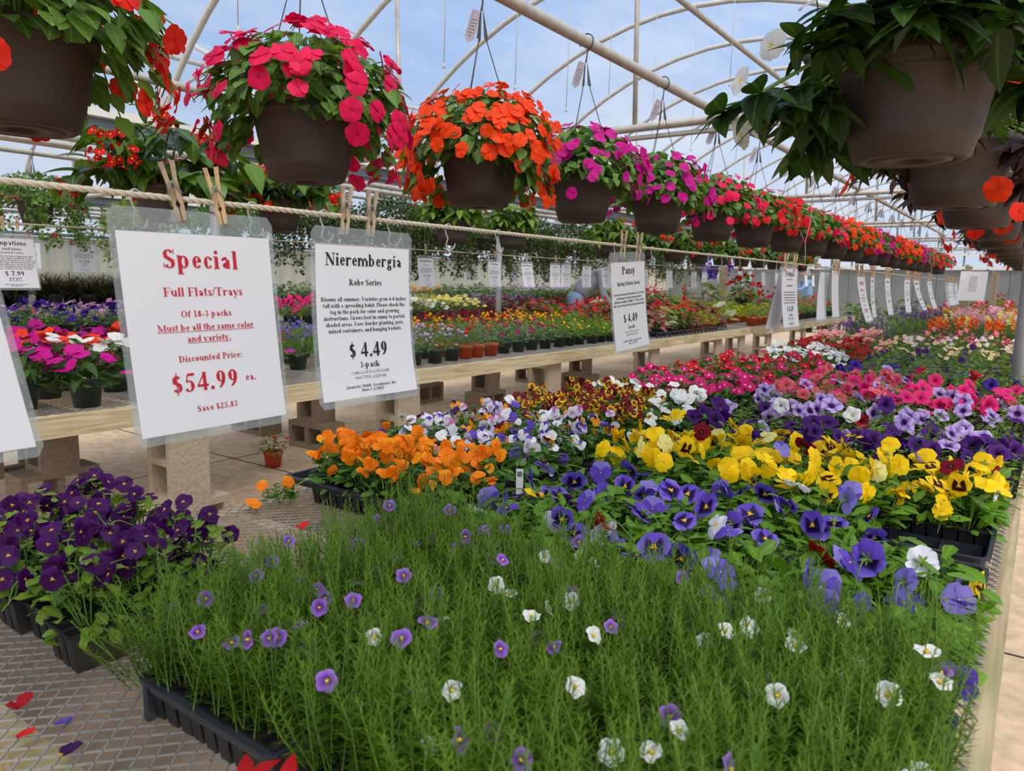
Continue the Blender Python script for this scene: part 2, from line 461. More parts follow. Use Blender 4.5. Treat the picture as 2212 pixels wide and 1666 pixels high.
for cx, kind in BAYS[1:3]:
    mb = MB(); mb.tube([(cx, y, 3.755) for y in np.linspace(Y_NEAR, Y_FAR, 10)], 0.03, 10)
    struct('ridge_beam', mb, MT['pipe'], 'grey ridge pipe under the top of the hoops', True)
    for s in (-1, 1):
        x = cx + 1.15 * s
        mb = MB(); mb.tube([(x, y, 2.29) for y in np.linspace(Y_NEAR, 20.5, 10)], 0.0245, 12)
        struct('hanging_beam', mb, MT['pipe'], 'long straight tan pipe that carries a row of hanging baskets', True)
for x in (-5.7, -0.1, -11.3):
    mb = MB(); mb.box((x, 12, 2.25), (0.20, 30, 0.10)); mb.box((x - 0.11, 12, 2.29), (0.02, 30, 0.1)); mb.box((x + 0.11, 12, 2.29), (0.02, 30, 0.1))
    struct('gutter_beam', mb, MT['gutter'], 'dark grey steel gutter between two arched bays')
    mb = MB(); mb.box((x + 0.02, 12, 2.37), (0.34, 30, 0.06)); struct('trim_1', mb, MT['white'], 'white film clamp strip on top of the gutter')
    for dx, z, r in ((0.20, 2.16, 0.028), (0.1, 2.11, 0.018), (0.30, 2.09, 0.02)):
        if x > -1: continue
        mb = MB(); mb.tube([(x + dx, y, z) for y in np.linspace(Y_NEAR, Y_FAR, 6)], r, 8)
        struct('gutter_beam', mb, MT['pipe'], 'grey pipe running along under the gutter', True)
CROSS_Y = [0.55, 4.55, 8.85, 13.0, 17.2, 21.4]
for cx, kind in BAYS[1:3]:
    for y in CROSS_Y:
        mb = MB(); mb.tube([(cx - 2.8, y, 2.245), (cx + 2.8, y, 2.245)], 0.026, 10); struct('cross_beam', mb, MT['pipe'], 'pale cross pipe tying the gutters together above the benches', True)
        mb = MB(); mb.tube([(cx - 2.8, y + 0.02, 2.185), (cx + 2.8, y + 0.02, 2.185)], 0.016, 8); struct('cross_beam', mb, MT['pipe'], 'thinner pipe just under a cross pipe', True)
        for dx in (-1.5, 0.61):
            zt = [z for x, z in arch(cx, n=200) if x >= cx + dx][0]
            mb = MB(); mb.tube([(cx + dx, y, 2.245), (cx + dx - 0.03, y, zt)], 0.0165, 8); struct('roof_post', mb, MT['pipe'], 'thin upright pipe from a cross pipe to the roof hoop', True)
for x, ys_ in ((-5.72, (3.7, 7.7, 11.7, 15.7, 19.7)), (-0.07, (4.52, 8.82, 12.97))):
    for y in ys_:
        mb = MB(); mb.tube([(x, y, 0), (x, y, 2.20)], 0.038, 14)
        struct('gutter_post', mb, MT['post'], 'round grey steel post standing at the gutter line', True)
# far left side wall: beige ribbed siding below, clear film above
mb = MB(); V = []; ys = np.arange(-2, 26.01, 0.075)
for i, y in enumerate(ys):
    d = 0.02 if i % 4 in (1, 2) else 0.0
    V += [(-11.45 + d, y, 0), (-11.45 + d, y, 1.75)]
mb.add(V, [(2 * i, 2 * i + 2, 2 * i + 3, 2 * i + 1) for i in range(len(ys) - 1)]); struct('wall_left', mb, MT['siding'], 'beige ribbed steel side wall behind the far bench')
for z in (0.98, 1.78):
    mb = MB(); mb.tube([(-11.36, -2, z), (-11.36, 26, z)], 0.022, 8); struct('trim_2', mb, MT['gutter'], 'grey rail along the beige side wall', True)
for k in range(4):
    mb = MB(); mb.box((-11.42, 12, 1.9 + 0.16 * k), (0.03, 28, 0.045)); struct('trim_3', mb, MT['white'], 'white slat of the vent above the side wall')
# far end of the house
mb = MB(); mb.box((-5, 26.1, 0.9), (17, 0.06, 1.8)); struct('wall_back', mb, MT['endwall'], 'grey end wall of the greenhouse')
mb = MB()
for x in np.arange(-12, 3.3, 0.62): mb.box((x, 26.06, 1.9), (0.05, 0.04, 3.8))
struct('trim_4', mb, MT['endwall'], 'upright studs of the end wall')
for z in (1.86, 2.25, 2.75, 3.2):
    mb = MB(); mb.box((-5, 26.0, z), (17, 0.06, 0.07)); struct('trim_5', mb, MT['white'], 'white crossbar of the end wall')

# ------------------------------------------------------------------ benches
def diamond_mesh(x0, x1, y0, y1, z, swd=0.0235, lwd=0.05, w=0.0032, th=0.0022):
    """expanded metal: neighbouring zigzag strands that touch at every node"""
    mb = MB(); nx = int((x1 - x0) / swd); ny = int((y1 - y0) / (lwd / 2))
    ys = y0 + np.arange(ny + 1) * lwd / 2
    for k in range(nx):
        s = np.where((np.arange(ny + 1) + k) % 2 == 0, 0.5, -0.5)
        xs = x0 + (k + 0.5 + s) * swd
        nrm = np.stack([np.full(ny + 1, w / 2), np.zeros(ny + 1), np.zeros(ny + 1)], 1)
        c = np.stack([xs, ys, np.full(ny + 1, z)], 1)
        a = c - nrm; b = c + nrm; a2 = a.copy(); b2 = b.copy(); a2[:, 2] -= th; b2[:, 2] -= th
        V = np.concatenate([a, b, b2, a2]); n = ny + 1
        F = []
        for i in range(ny):
            for p, q in ((0, 1), (1, 2), (3, 0)):
                F.append((p * n + i, q * n + i, q * n + i + 1, p * n + i + 1))
        mb.add(V, F)
    return mb
def bench(x0, x1, y0, y1, label, lumber, mesh=True, z=0.69, fine=False):
    t = thing('display_bench', label, 'bench', (0, 0, 0))
    th, hh = 0.038, 0.089
    for x in (x0 + th / 2, x1 - th / 2):
        mb = MB(); mb.box((x, (y0 + y1) / 2, z - hh / 2), (th, y1 - y0, hh)); link('side_rail', mb.mesh('side_rail', lumber, False), t)
    for y in (y0 + th / 2, y1 - th / 2):
        mb = MB(); mb.box(((x0 + x1) / 2, y, z - hh / 2), (x1 - x0 - 2 * th, th, hh)); link('end_rail', mb.mesh('end_rail', lumber, False), t)
    n = int((y1 - y0) / 0.61)
    for i in range(1, n):
        y = y0 + (y1 - y0) * i / n
        mb = MB(); mb.box(((x0 + x1) / 2, y, z - 0.012 - hh / 2), (x1 - x0 - 2 * th, th, hh)); link('joist', mb.mesh('joist', lumber, False), t)
    if mesh:
        link('bench_top', diamond_mesh(x0 + 0.004, x1 - 0.01, y0 + 0.003, y1 - 0.003, z + 0.0035, *((0.0146, 0.032, 0.0024) if fine else (0.0235, 0.05, 0.0032))).mesh('bench_top', MT['mesh'], False), t)['label'] = 'galvanised expanded metal top'
    else:
        mb = MB(); mb.box(((x0 + x1) / 2, (y0 + y1) / 2, z + 0.004), (x1 - x0, y1 - y0, 0.012)); link('bench_top', mb.mesh('bench_top', MT['grey_board'], False), t)
    return t
bench(-1.545, 0.0, -0.35, 4.44, 'near display bench of pale lumber and expanded metal holding the pansy flats', MT['mossy'], fine=True)
bench(-1.545, 0.0, 4.62, 20.0, 'far half of the near bench beyond the grey post, full of mixed bedding flowers', MT['wood'])
bench(-5.30, -3.10, -0.2, 9.70, 'long middle bench with pale lumber edge across the wet aisle', MT['pine'])
bench(-5.20, -2.95, 9.9, 15.5, 'far middle bench with yellow coleus beyond the first middle bench', MT['mossy'])
bench(-8.20, -6.58, 0.6, 19.0, 'back bench behind the middle bench holding petunias and marigolds', MT['mossy'], False)
bench(-11.2, -9.90, 2.0, 20.0, 'grey bench against the beige wall holding dark grasses', MT['grey_board'], False, 0.79)

# concrete blocks that carry the benches
def block_mesh():
    """two-core concrete block, 40 x 20 x 20 cm, cores running along z"""
    l, w, h, t = 0.397, 0.194, 0.194, 0.034
    mb = MB()
    for s in (-1, 1): mb.box((0, s * (w - t) / 2, 0), (l, t, h))
    for x in (-(l - t) / 2, 0, (l - t) / 2): mb.box((x, 0, 0), (t, w - 2 * t, h))
    return mb
BLK = {k: block_mesh().mesh('concrete_block', MT[k], False) for k in ('block', 'block_shaded')}
def block(x, y, z, pose, mat, label, group='concrete blocks under the benches'):
    o = link('concrete_block', BLK[mat])
    if pose == 'flat_x':     # long side along x, cores facing along y
        o.rotation_euler = (pi / 2, 0, 0)
    elif pose == 'flat_y':   # long side along y, cores facing along x
        o.rotation_euler = (pi / 2, 0, pi / 2)
    elif pose == 'up_y':     # standing on end, cores facing along y
        o.matrix_world = Matrix(((0, 1, 0, 0), (0, 0, 1, 0), (1, 0, 0, 0), (0, 0, 0, 1)))
    o.location = (x, y, z)
    return tag(o, label, 'concrete block', group)
FL, UP = 0.097, 0.1985
for i, y in enumerate((1.86, 3.32, 5.0, 6.9, 8.7, 9.55)):
    where = ['under the red special sign', 'right of the Nierembergia sign', 'behind the yellow and burgundy violas', 'below the Pansy sign', 'past the Pansy sign under the middle bench', 'at the far end of the middle bench'][i]
    block(-3.24, y, 0.194 + UP, 'up_y', 'block', 'tan concrete block standing on end ' + where, None)
    block(-3.24, y, FL, 'flat_x' if i % 2 else 'flat_y', 'block', 'tan concrete block lying flat ' + where, None)
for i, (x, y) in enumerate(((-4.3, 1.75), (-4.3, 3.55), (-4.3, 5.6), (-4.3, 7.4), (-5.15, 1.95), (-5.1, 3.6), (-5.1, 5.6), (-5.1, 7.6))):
    block(x, y, FL, 'flat_x' if i % 2 else 'flat_y', 'block_shaded', 'concrete block with shade darkened into its colour, lying beneath the middle bench', 'lower blocks beneath the middle bench')
    block(x, y, 0.194 + UP, 'up_y', 'block_shaded', 'concrete block with shade darkened into its colour, standing beneath the middle bench', 'upper blocks beneath the middle bench')
for i, y in enumerate((10.2, 12.0, 13.8, 15.2)):
    block(-3.09, y, 0.194 + UP, 'up_y', 'block', 'tan concrete block standing under the far middle bench', 'upper blocks of the far middle bench')
    block(-3.09, y, FL, 'flat_x', 'block', 'tan concrete block lying under the far middle bench', 'lower blocks of the far middle bench')
for x in (-1.4, -0.2):
    for y in (0.1, 2.1, 4.2, 4.9, 7.5, 10.2, 12.9):
        block(x, y, 0.194 + UP, 'up_y', 'block', 'tan concrete block standing under the near bench', 'upper blocks of the near bench')
        block(x, y, FL, 'flat_x', 'block', 'tan concrete block lying under the near bench', 'lower blocks of the near bench')
# ------------------------------------------------------------------ serif lettering built from strokes
TK, TN = 146, 44          # thick and thin stroke of the bold serif letters (em = 1000)
def A_(cx, cy, rx, ry, a0, a1, w=None): return ('a', cx, cy, rx, ry, a0, a1, w)
def S_(x, y0, y1, w=TK): return ('l', x, y0, x, y1, w)
def H_(x0, x1, y, w=TN): return ('l', x0, y, x1, y, w)
def L_(x0, y0, x1, y1, w): return ('l', x0, y0, x1, y1, w)
def D_(x, y, r): return ('d', x, y, r)
B, T_ = 18, 658           # serif heights at the baseline and cap line
GL = {
 'a': (500, [S_(335, 60, 340), A_(225, 335, 112, 122, 0, 165), D_(125, 352, 52), A_(335, 135, 225, 122, 92, 272), A_(405, 80, 70, 66, 180, 300, 50)]),
 'b': (556, [S_(120, 0, 676), H_(20, 120, 660), A_(270, 232, 190, 228, -135, 140)]),
 'c': (444, [A_(245, 232, 175, 228, 48, 318), D_(350, 362, 56)]),
 'd': (556, [S_(405, 20, 676), H_(305, 405, 660), A_(265, 232, 190, 228, 40, 318), H_(405, 515, 22)]),
 'e': (444, [A_(235, 232, 175, 228, 0, 322), H_(80, 400, 250)]),
 'f': (333, [S_(140, 10, 540), A_(255, 545, 115, 125, 40, 180), D_(312, 590, 52), H_(20, 300, 445), H_(30, 260, B)]),
 'g': (500, [A_(235, 310, 150, 150, 0, 360), A_(235, -80, 190, 112, 0, 360), L_(130, 190, 110, 90, 60), L_(110, 70, 380, 20, 90), H_(340, 470, 428, 50)]),
 'h': (556, [S_(120, 10, 676), H_(20, 120, 660), A_(270, 300, 150, 160, 0, 165), S_(420, 10, 310), H_(20, 225, B), H_(325, 530, B)]),
 'i': (278, [S_(140, 10, 455), D_(140, 610, 74), H_(30, 255, B), H_(35, 140, 445)]),
 'j': (333, [S_(180, -60, 455), D_(180, 610, 74), A_(110, -60, 70, 120, 200, 360)]),
 'k': (556, [S_(120, 10, 676), H_(20, 120, 660), L_(160, 215, 420, 440, 48), L_(260, 290, 460, 15, TK), H_(20, 225, B), H_(330, 545, B), H_(310, 510, 445)]),
 'l': (278, [S_(140, 10, 676), H_(35, 140, 660), H_(30, 250, B)]),
 'm': (833, [S_(120, 10, 455), H_(20, 120, 445), A_(268, 300, 148, 160, 0, 165), S_(416, 10, 310), A_(565, 300, 148, 160, 0, 165), S_(713, 10, 310), H_(20, 220, B), H_(325, 510, B), H_(620, 820, B)]),
 'n': (556, [S_(120, 10, 455), H_(20, 120, 445), A_(270, 300, 150, 160, 0, 165), S_(420, 10, 310), H_(20, 225, B), H_(325, 530, B)]),
 'o': (500, [A_(250, 232, 180, 228, 0, 360)]),
 'p': (556, [S_(120, -205, 455), H_(20, 120, 445), A_(270, 232, 190, 228, -140, 140), H_(20, 245, -190)]),
 'q': (556, [S_(405, -205, 455), A_(265, 232, 190, 228, 40, 318), H_(300, 510, -190)]),
 'r': (444, [S_(130, 10, 455), H_(30, 130, 445), A_(280, 330, 150, 130, 60, 165), D_(365, 390, 62), H_(30, 250, B)]),
 's': (389, [A_(190, 350, 130, 108, 25, 265), A_(200, 118, 140, 116, 85, -155), L_(90, 300, 305, 150, 100), S_(325, 330, 455, 26), S_(62, 10, 130, 26)]),
 't': (333, [S_(140, 80, 610), A_(225, 85, 88, 80, 185, 320), H_(20, 300, 445)]),
 'u': (556, [S_(125, 150, 455), H_(20, 125, 445), A_(270, 160, 148, 152, 180, 330), S_(415, 10, 455), H_(310, 415, 445), H_(415, 525, B)]),
 'v': (500, [L_(80, 450, 255, 5, TK), L_(255, 5, 430, 450, 44), H_(10, 210, 447), H_(340, 490, 447)]),
 'w': (722, [L_(80, 450, 230, 5, 120), L_(230, 5, 365, 450, 40), L_(330, 450, 490, 5, 120), L_(490, 5, 640, 450, 40), H_(10, 200, 447), H_(260, 430, 447), H_(570, 715, 447)]),
 'x': (500, [L_(80, 450, 410, 10, TK), L_(400, 450, 90, 10, 44), H_(10, 210, 447), H_(300, 480, 447), H_(15, 180, B), H_(290, 490, B)]),
 'y': (500, [L_(80, 450, 260, 20, TK), L_(430, 450, 190, -150, 44), D_(110, -150, 60), L_(110, -195, 190, -150, 40), H_(10, 210, 447), H_(340, 490, 447)]),
 'z': (444, [H_(40, 400, 440, 50), L_(350, 440, 90, 20, TK), H_(30, 410, 20, 50)]),
 'A': (722, [L_(130, 20, 350, 670, 46), L_(350, 690, 570, 20, 150), H_(210, 500, 230), H_(10, 240, B), H_(440, 710, B)]),
 'B': (667, [S_(180, 10, 660), H_(20, 330, T_), H_(20, 330, B), H_(180, 330, 350), A_(330, 505, 165, 152, -90, 90, None), A_(340, 182, 205, 166, -90, 90)]),
 'C': (722, [A_(375, 335, 300, 330, 35, 320), L_(610, 480, 610, 680, 28)]),
 'D': (722, [S_(190, 10, 660), H_(20, 350, T_), H_(20, 350, B), A_(340, 338, 300, 320, -90, 90)]),
 'E': (667, [S_(190, 10, 660), H_(20, 600, T_), H_(20, 610, B), H_(190, 450, 350), S_(600, 520, 676, 26), S_(615, 0, 170, 26), S_(455, 260, 440, 26)]),
 'F': (611, [S_(190, 10, 660), H_(20, 570, T_), H_(20, 370, B), H_(190, 420, 345), S_(570, 510, 676, 30), S_(430, 250, 440, 30)]),
 'G': (778, [A_(385, 335, 310, 330, 40, 330), S_(640, 40, 290), H_(470, 745, 290), L_(620, 490, 620, 680, 28)]),
 'H': (778, [S_(190, 10, 660), S_(590, 10, 660), H_(190, 590, 345), H_(20, 350, T_), H_(20, 350, B), H_(430, 755, T_), H_(430, 755, B)]),
 'I': (389, [S_(195, 10, 660, 140), H_(25, 365, T_), H_(25, 365, B)]),
 'J': (500, [S_(300, 120, 660), A_(190, 110, 110, 110, 190, 360), H_(160, 450, T_)]),
 'L': (667, [S_(190, 10, 660), H_(20, 370, T_), H_(20, 610, B), L_(620, 0, 640, 210, 30)]),
 'M': (944, [S_(130, 10, 660, 44), L_(150, 660, 470, 30, 140), L_(470, 30, 780, 660, 44), S_(790, 10, 660, 135), H_(20, 200, T_), H_(20, 250, B), H_(760, 930, T_), H_(680, 930, B)]),
 'N': (722, [S_(130, 10, 660, 46), L_(130, 670, 590, 20, 140), S_(590, 0, 660, 46), H_(15, 190, T_), H_(15, 250, B), H_(470, 710, T_)]),
 'O': (778, [A_(389, 337, 320, 330, 0, 360)]),
 'P': (611, [S_(190, 10, 660), H_(20, 330, T_), H_(20, 370, B), H_(190, 340, 305), A_(335, 482, 205, 177, -90, 90)]),
 'R': (722, [S_(190, 10, 660), H_(20, 340, T_), H_(20, 360, B), H_(190, 340, 330), A_(340, 495, 190, 165, -90, 90), L_(330, 330, 600, 20, 140), H_(540, 715, B)]),
 'S': (556, [A_(270, 500, 195, 165, 30, 265), A_(285, 170, 205, 172, 82, -155), L_(110, 440, 450, 230, 130), S_(462, 500, 680, 30), S_(78, 0, 190, 30)]),
 'T': (667, [S_(333, 10, 660, 140), H_(30, 635, T_), S_(38, 490, 676, 30), S_(628, 490, 676, 30), H_(190, 480, B)]),
 'U': (722, [S_(180, 220, 660), A_(365, 220, 200, 215, 180, 360, None), S_(580, 200, 660, 46), H_(20, 340, T_), H_(480, 700, T_)]),
 'V': (722, [L_(130, 660, 370, 10, 145), L_(370, 10, 600, 660, 46), H_(10, 300, T_), H_(470, 710, T_)]),
 'W': (1000, [L_(120, 660, 320, 10, 135), L_(320, 10, 520, 640, 44), L_(460, 660, 680, 10, 135), L_(680, 10, 890, 660, 44), H_(10, 270, T_), H_(380, 590, T_), H_(780, 985, T_)]),
 '0': (500, [A_(250, 335, 185, 330, 0, 360)]),
 '1': (500, [S_(270, 10, 676, 140), L_(90, 590, 260, 665, 44), H_(110, 430, B)]),
 '2': (500, [A_(225, 490, 170, 170, -20, 165), L_(385, 440, 80, 60, 100), H_(50, 420, 45, 90), L_(420, 40, 460, 180, 40)]),
 '3': (500, [A_(220, 510, 150, 148, -80, 155), A_(215, 190, 190, 180, 85, -150)]),
 '4': (500, [S_(330, 0, 676, 130), H_(25, 470, 190, 90), L_(50, 210, 330, 650, 44)]),
 '5': (500, [A_(205, 215, 210, 212, 120, -145), L_(110, 360, 180, 640, 46), H_(170, 440, 630, 100)]),
 '6': (500, [A_(250, 215, 185, 212, 0, 360), A_(430, 260, 360, 410, 105, 185)]),
 '7': (500, [H_(60, 460, 620, 100), L_(440, 620, 210, 0, 110), L_(60, 640, 45, 500, 40)]),
 '8': (500, [A_(250, 500, 150, 155, 0, 360), A_(250, 180, 185, 178, 0, 360), L_(140, 420, 370, 270, 90)]),
 '9': (500, [A_(250, 455, 185, 212, 0, 360), A_(70, 410, 360, 410, -75, 5)]),
 '$': (500, [A_(250, 480, 160, 150, 30, 265), A_(255, 180, 180, 160, 82, -155), L_(110, 430, 400, 240, 125), S_(250, -90, 740, 38)]),
 '.': (250, [D_(125, 65, 76)]), ',': (250, [D_(125, 65, 72), L_(160, 40, 100, -120, 46)]), ':': (333, [D_(165, 65, 74), D_(165, 390, 74)]),
 '/': (278, [L_(10, -10, 260, 680, 60)]), '-': (333, [H_(40, 295, 215, 90)]), '"': (500, [S_(150, 420, 680, 80), S_(330, 420, 680, 80)]),
 '(': (333, [A_(300, 250, 230, 430, 110, 250)]), ')': (333, [A_(30, 250, 230, 430, -70, 70)]),
}
def stroke_poly(s):
    """centre line points and width of one stroke"""
    if s[0] == 'l':
        _, x0, y0, x1, y1, w = s
        return [(x0, y0), (x1, y1)], [w, w]
    _, cx, cy, rx, ry, a0, a1, w = s
    n = max(6, int(abs(a1 - a0) / 18)); P, W = [], []
    # the outline should stay inside rx, ry: pull the centre line in by half the stroke
    for i in range(n + 1):
        a = radians(a0 + (a1 - a0) * i / n)
        ww = w if w else TN + (TK - TN) * abs(cos(a)) ** 1.5
        P.append((cx + (rx - ww / 2) * cos(a), cy + (ry - ww / 2) * sin(a))); W.append(ww)
    return P, W
def text_width(s): return sum(GL[c][0] if c in GL else 250 for c in s)
def put_text(mb, s, xc, y, size, warp, mat=0, underline=False, sx=1.0, halign=0):
    """one centred line of lettering; warp maps sheet coordinates to space"""
    k = size / 1000.0; tw = text_width(s) * k * sx; x0 = xc - tw / 2; pen = x0
    for ch in s:
        if ch not in GL: pen += 250 * k * sx; continue
        adv, strokes = GL[ch]
        for st in strokes:
            if st[0] == 'd':
                _, cx, cy, r = st
                V = [(pen + (cx + r * cos(2 * pi * i / 10)) * k * sx, y + (cy + r * sin(2 * pi * i / 10)) * k) for i in range(10)]
                mb.add([warp(*v) for v in V], [tuple(range(10))], mat); continue
            P, W = stroke_poly(st); P = np.array(P, float); n = len(P)
            T = np.gradient(P, axis=0); T /= np.linalg.norm(T, axis=1)[:, None] + 1e-9
            Nn = np.stack([-T[:, 1], T[:, 0]], 1) * (np.array(W)[:, None] / 2)
            V = np.concatenate([P + Nn, P - Nn])
            V = [(pen + v[0] * k * sx, y + v[1] * k) for v in V]
            mb.add([warp(*v) for v in V], [(i, i + n, i + n + 1, i + 1) for i in range(n - 1)], mat)
        pen += adv * k * sx
    if underline:
        yy = y - 0.11 * size; h = 0.03 * size; m = 8
        for i in range(m):
            xa, xb = x0 + tw * i / m, x0 + tw * (i + 1) / m
            mb.add([warp(xa, yy - h), warp(xb, yy - h), warp(xb, yy + h), warp(xa, yy + h)], [(0, 1, 2, 3)], mat)

PW, PH = 0.2159, 0.2794       # letter sheet
def make_sign(label, y0, z_top, x, lines, yawd=0.0, lean=0.0, rolld=0.0, bend=0.0, side=0.0, scale=1.0, lam=True, two=False, group=None, ink='ink', curl=0.0, back=False, paper_dz=0.0):
    """laminated letter sheet hung by its top edge. local u runs along the rope (+Y), v up, w towards the walkway (+X).
    lean: how far the bottom swings out along w; side: bottom swings along u; bend: curve towards w at the bottom"""
    mw_, mh = 0.2286 * scale, 0.2921 * scale
    pw, ph = PW * scale * 0.985, PH * scale * 0.90
    M3 = np.array(Matrix.Rotation(radians(yawd), 3, 'Z')) @ np.array([[0, 0, 1], [1, 0, 0], [0, 1, 0]], float).astype(float)
    Rr = np.array(Matrix.Rotation(radians(rolld), 3, 'X'))
    base = np.array((x, y0, z_top))
    def warp(u, v, d=0.0):
        t = -v / mh                                     # 0 at the top, 1 at the bottom
        w = lean * t + bend * t * t + curl * t ** 4 * (1 if u > 0 else 0.6) + d
        p = np.array((u + side * t * mh, v * (1 - 0.25 * (lean + bend) ** 2 / mh ** 2), w))
        return base + Rr @ (M3 @ p)
    def sheet(mb, u0, u1, v0, v1, d, nu=4, nv=12, r=0.0):
        V, F = [], []
        for j in range(nv + 1):
            v = v0 + (v1 - v0) * j / nv
            ins = 0.0
            if r:
                dv = min(v - v0, v1 - v)
                if dv < r: ins = r - sqrt(max(0, r * r - (r - dv) ** 2))
            for i in range(nu + 1):
                V.append(warp(u0 + ins + (u1 - u0 - 2 * ins) * i / nu, v, d))
        for j in range(nv):
            for i in range(nu):
                a = j * (nu + 1) + i; F.append((a, a + 1, a + nu + 2, a + nu + 1))
        mb.add(V, F)
    root = thing('price_sign', label, 'sign', tuple(base), 0, group)
    def part(name, mb, mat, smooth=False, par=None):
        o = link(name, mb.mesh(name, mat, smooth), par or root); o.location = (0, 0, 0) if par else tuple(-base); return o
    mid = -mh * 0.53
    if lam:
        mb = MB(); sheet(mb, -mw_ / 2, mw_ / 2, -mh, 0, 0.0, nv=26, r=0.008); sheet(mb, -mw_ / 2, mw_ / 2, -mh, 0, -0.0012, nv=26, r=0.008)
        part('clear_sleeve', mb, MT['pouch'], True)
    mb = MB(); sheet(mb, -pw / 2, pw / 2, mid - ph / 2 + paper_dz, mid + ph / 2 + paper_dz, 0.0008, nv=14)
    paper_o = part('paper', mb, MT['paper'], True)
    top = mid + ph / 2 + paper_dz
    inks = {}
    s = scale
    tw = lambda u, v: warp(u, v, 0.0014)
    for ln in lines:
        txt, fy, size = ln[0], ln[1], ln[2]
        ik = ln[3] if len(ln) > 3 and ln[3] else ink
        ul = len(ln) > 4 and ln[4]; xo = ln[5] if len(ln) > 5 else 0.0; fx = ln[6] if len(ln) > 6 else 1.0
        mb = inks.setdefault(ik, MB())
        if txt.startswith('#'):                          # an unreadable line of small print: a broken grey rule
            wd = float(txt[1:]) * pw; u = -wd / 2
            while u < wd / 2:
                l = R.uniform(0.006, 0.02) * s; u2 = min(u + l, wd / 2)
                yy = top - fy * ph; h = size * s * 0.15
                mb.add([tw(u, yy), tw(u2, yy), tw(u2, yy + 2 * h), tw(u, yy + 2 * h)], [(0, 1, 2, 3)]); u = u2 + 0.0025 * s
            continue
        put_text(mb, txt, xo * pw, top - fy * ph, size * s, tw, 0, ul, fx)
    for ik, mb in inks.items():
        if mb.n: part('lettering', mb, MT[ik], par=paper_o)
    if two:
        mb = MB()
    return root, warp

# S-hooks, clothespins, rope
def hook_mesh():
    mb = MB(); P = []
    for i in range(13):
        a = radians(-60 + 240 * i / 12); P.append((0.0, 0.0085 * cos(a), 0.0 + 0.0085 * sin(a) - 0.002))
    P = P[::-1]
    P = [(0, 0.007 * cos(radians(a)), 0.006 * sin(radians(a))) for a in range(-40, 200, 20)] + [(0, -0.006, -0.010), (0, -0.001, -0.020)] + \
        [(0, 0.005 + 0.0095 * cos(radians(a)), -0.030 + 0.0095 * sin(radians(a))) for a in range(150, 381, 20)]
    mb.tube(P, 0.0013, 7)
    return mb.mesh('sign_hook', MT['hook'])
HOOK = hook_mesh()
def add_hook(x, y, z, label, rot=0.0, group=None):
    o = link('sign_hook', HOOK, None, (x, y, z), (0, 0, rot)); return tag(o, label, 'hook', group)
def pin_meshes(mat):
    """a wooden clothespin: two prongs 73 mm long and a wire spring, jaws down"""
    out_ = []
    for s in (-1, 1):
        mb = MB()
        prof = [(-0.046, 0.0052, 0.0008), (-0.040, 0.0062, 0.0008), (-0.030, 0.0066, 0.0008), (-0.026, 0.0066, 0.0028), (-0.020, 0.0066, 0.0008), (-0.008, 0.007, 0.0004), (0.0, 0.0066, 0.0016), (0.027, 0.0052, -0.0006)]
        V = []
        for z, d, inn in prof:
            gap = 0.0 if z < 0 else z * 0.17
            for yy in (-0.005, 0.005):
                V.append((s * (inn + gap), yy, z)); V.append((s * (d + gap), yy, z))
        F = []
        for i in range(len(prof) - 1):
            a, b = i * 4, i * 4 + 4
            F += [(a, a + 1, b + 1, b), (a + 2, b + 2, b + 3, a + 3), (a, b, b + 2, a + 2), (a + 1, a + 3, b + 3, b + 1)]
        F += [(0, 2, 3, 1), (len(prof) * 4 - 4, len(prof) * 4 - 3, len(prof) * 4 - 1, len(prof) * 4 - 2)]
        mb.add(V, F); out_.append(mb.mesh('prong', mat, False))
    mb = MB()
    mb.tube([(0, -0.0075 + 0.0006 * i, 0) if False else (0.0032 * cos(i * 0.9), -0.0068 + 0.00034 * i, 0.0032 * sin(i * 0.9)) for i in range(40)], 0.0008, 5)
    for yy in (-0.0068, 0.0068):
        mb.tube([(0, yy, 0.003), (0.0072, yy, -0.010), (0.0085, yy * 0.6, -0.0135)], 0.0008, 5)
        mb.tube([(0, yy, 0.003), (-0.0072, yy, -0.010), (-0.0085, yy * 0.6, -0.0135)], 0.0008, 5)
    mb.tube([(0.0085, -0.005, -0.0135), (0.0085, 0.005, -0.0135)], 0.0008, 5); mb.tube([(-0.0085, -0.005, -0.0135), (-0.0085, 0.005, -0.0135)], 0.0008, 5)
    return out_, mb.mesh('spring', MT['spring'])
PIN = {k: pin_meshes(MT[k]) for k in ('peg', 'peg_old')}
def add_pin(x, y, z, label, tilt=0.0, yawr=0.0, kind='peg', group=None, lean=0.0):
    """jaws grip at z - 0.03; the pin is turned by yawr about the vertical and tipped by tilt along the rope"""
    t = thing('clothespin', label, 'clothespin', (x, y, z), 0, group)
    t.matrix_world = Matrix.Translation((x, y, z)) @ Matrix.Rotation(tilt, 4, 'X') @ Matrix.Rotation(yawr, 4, 'Z')
    for p in PIN[kind][0]: link('prong', p, t)
    link('spring', PIN[kind][1], t)
    return t
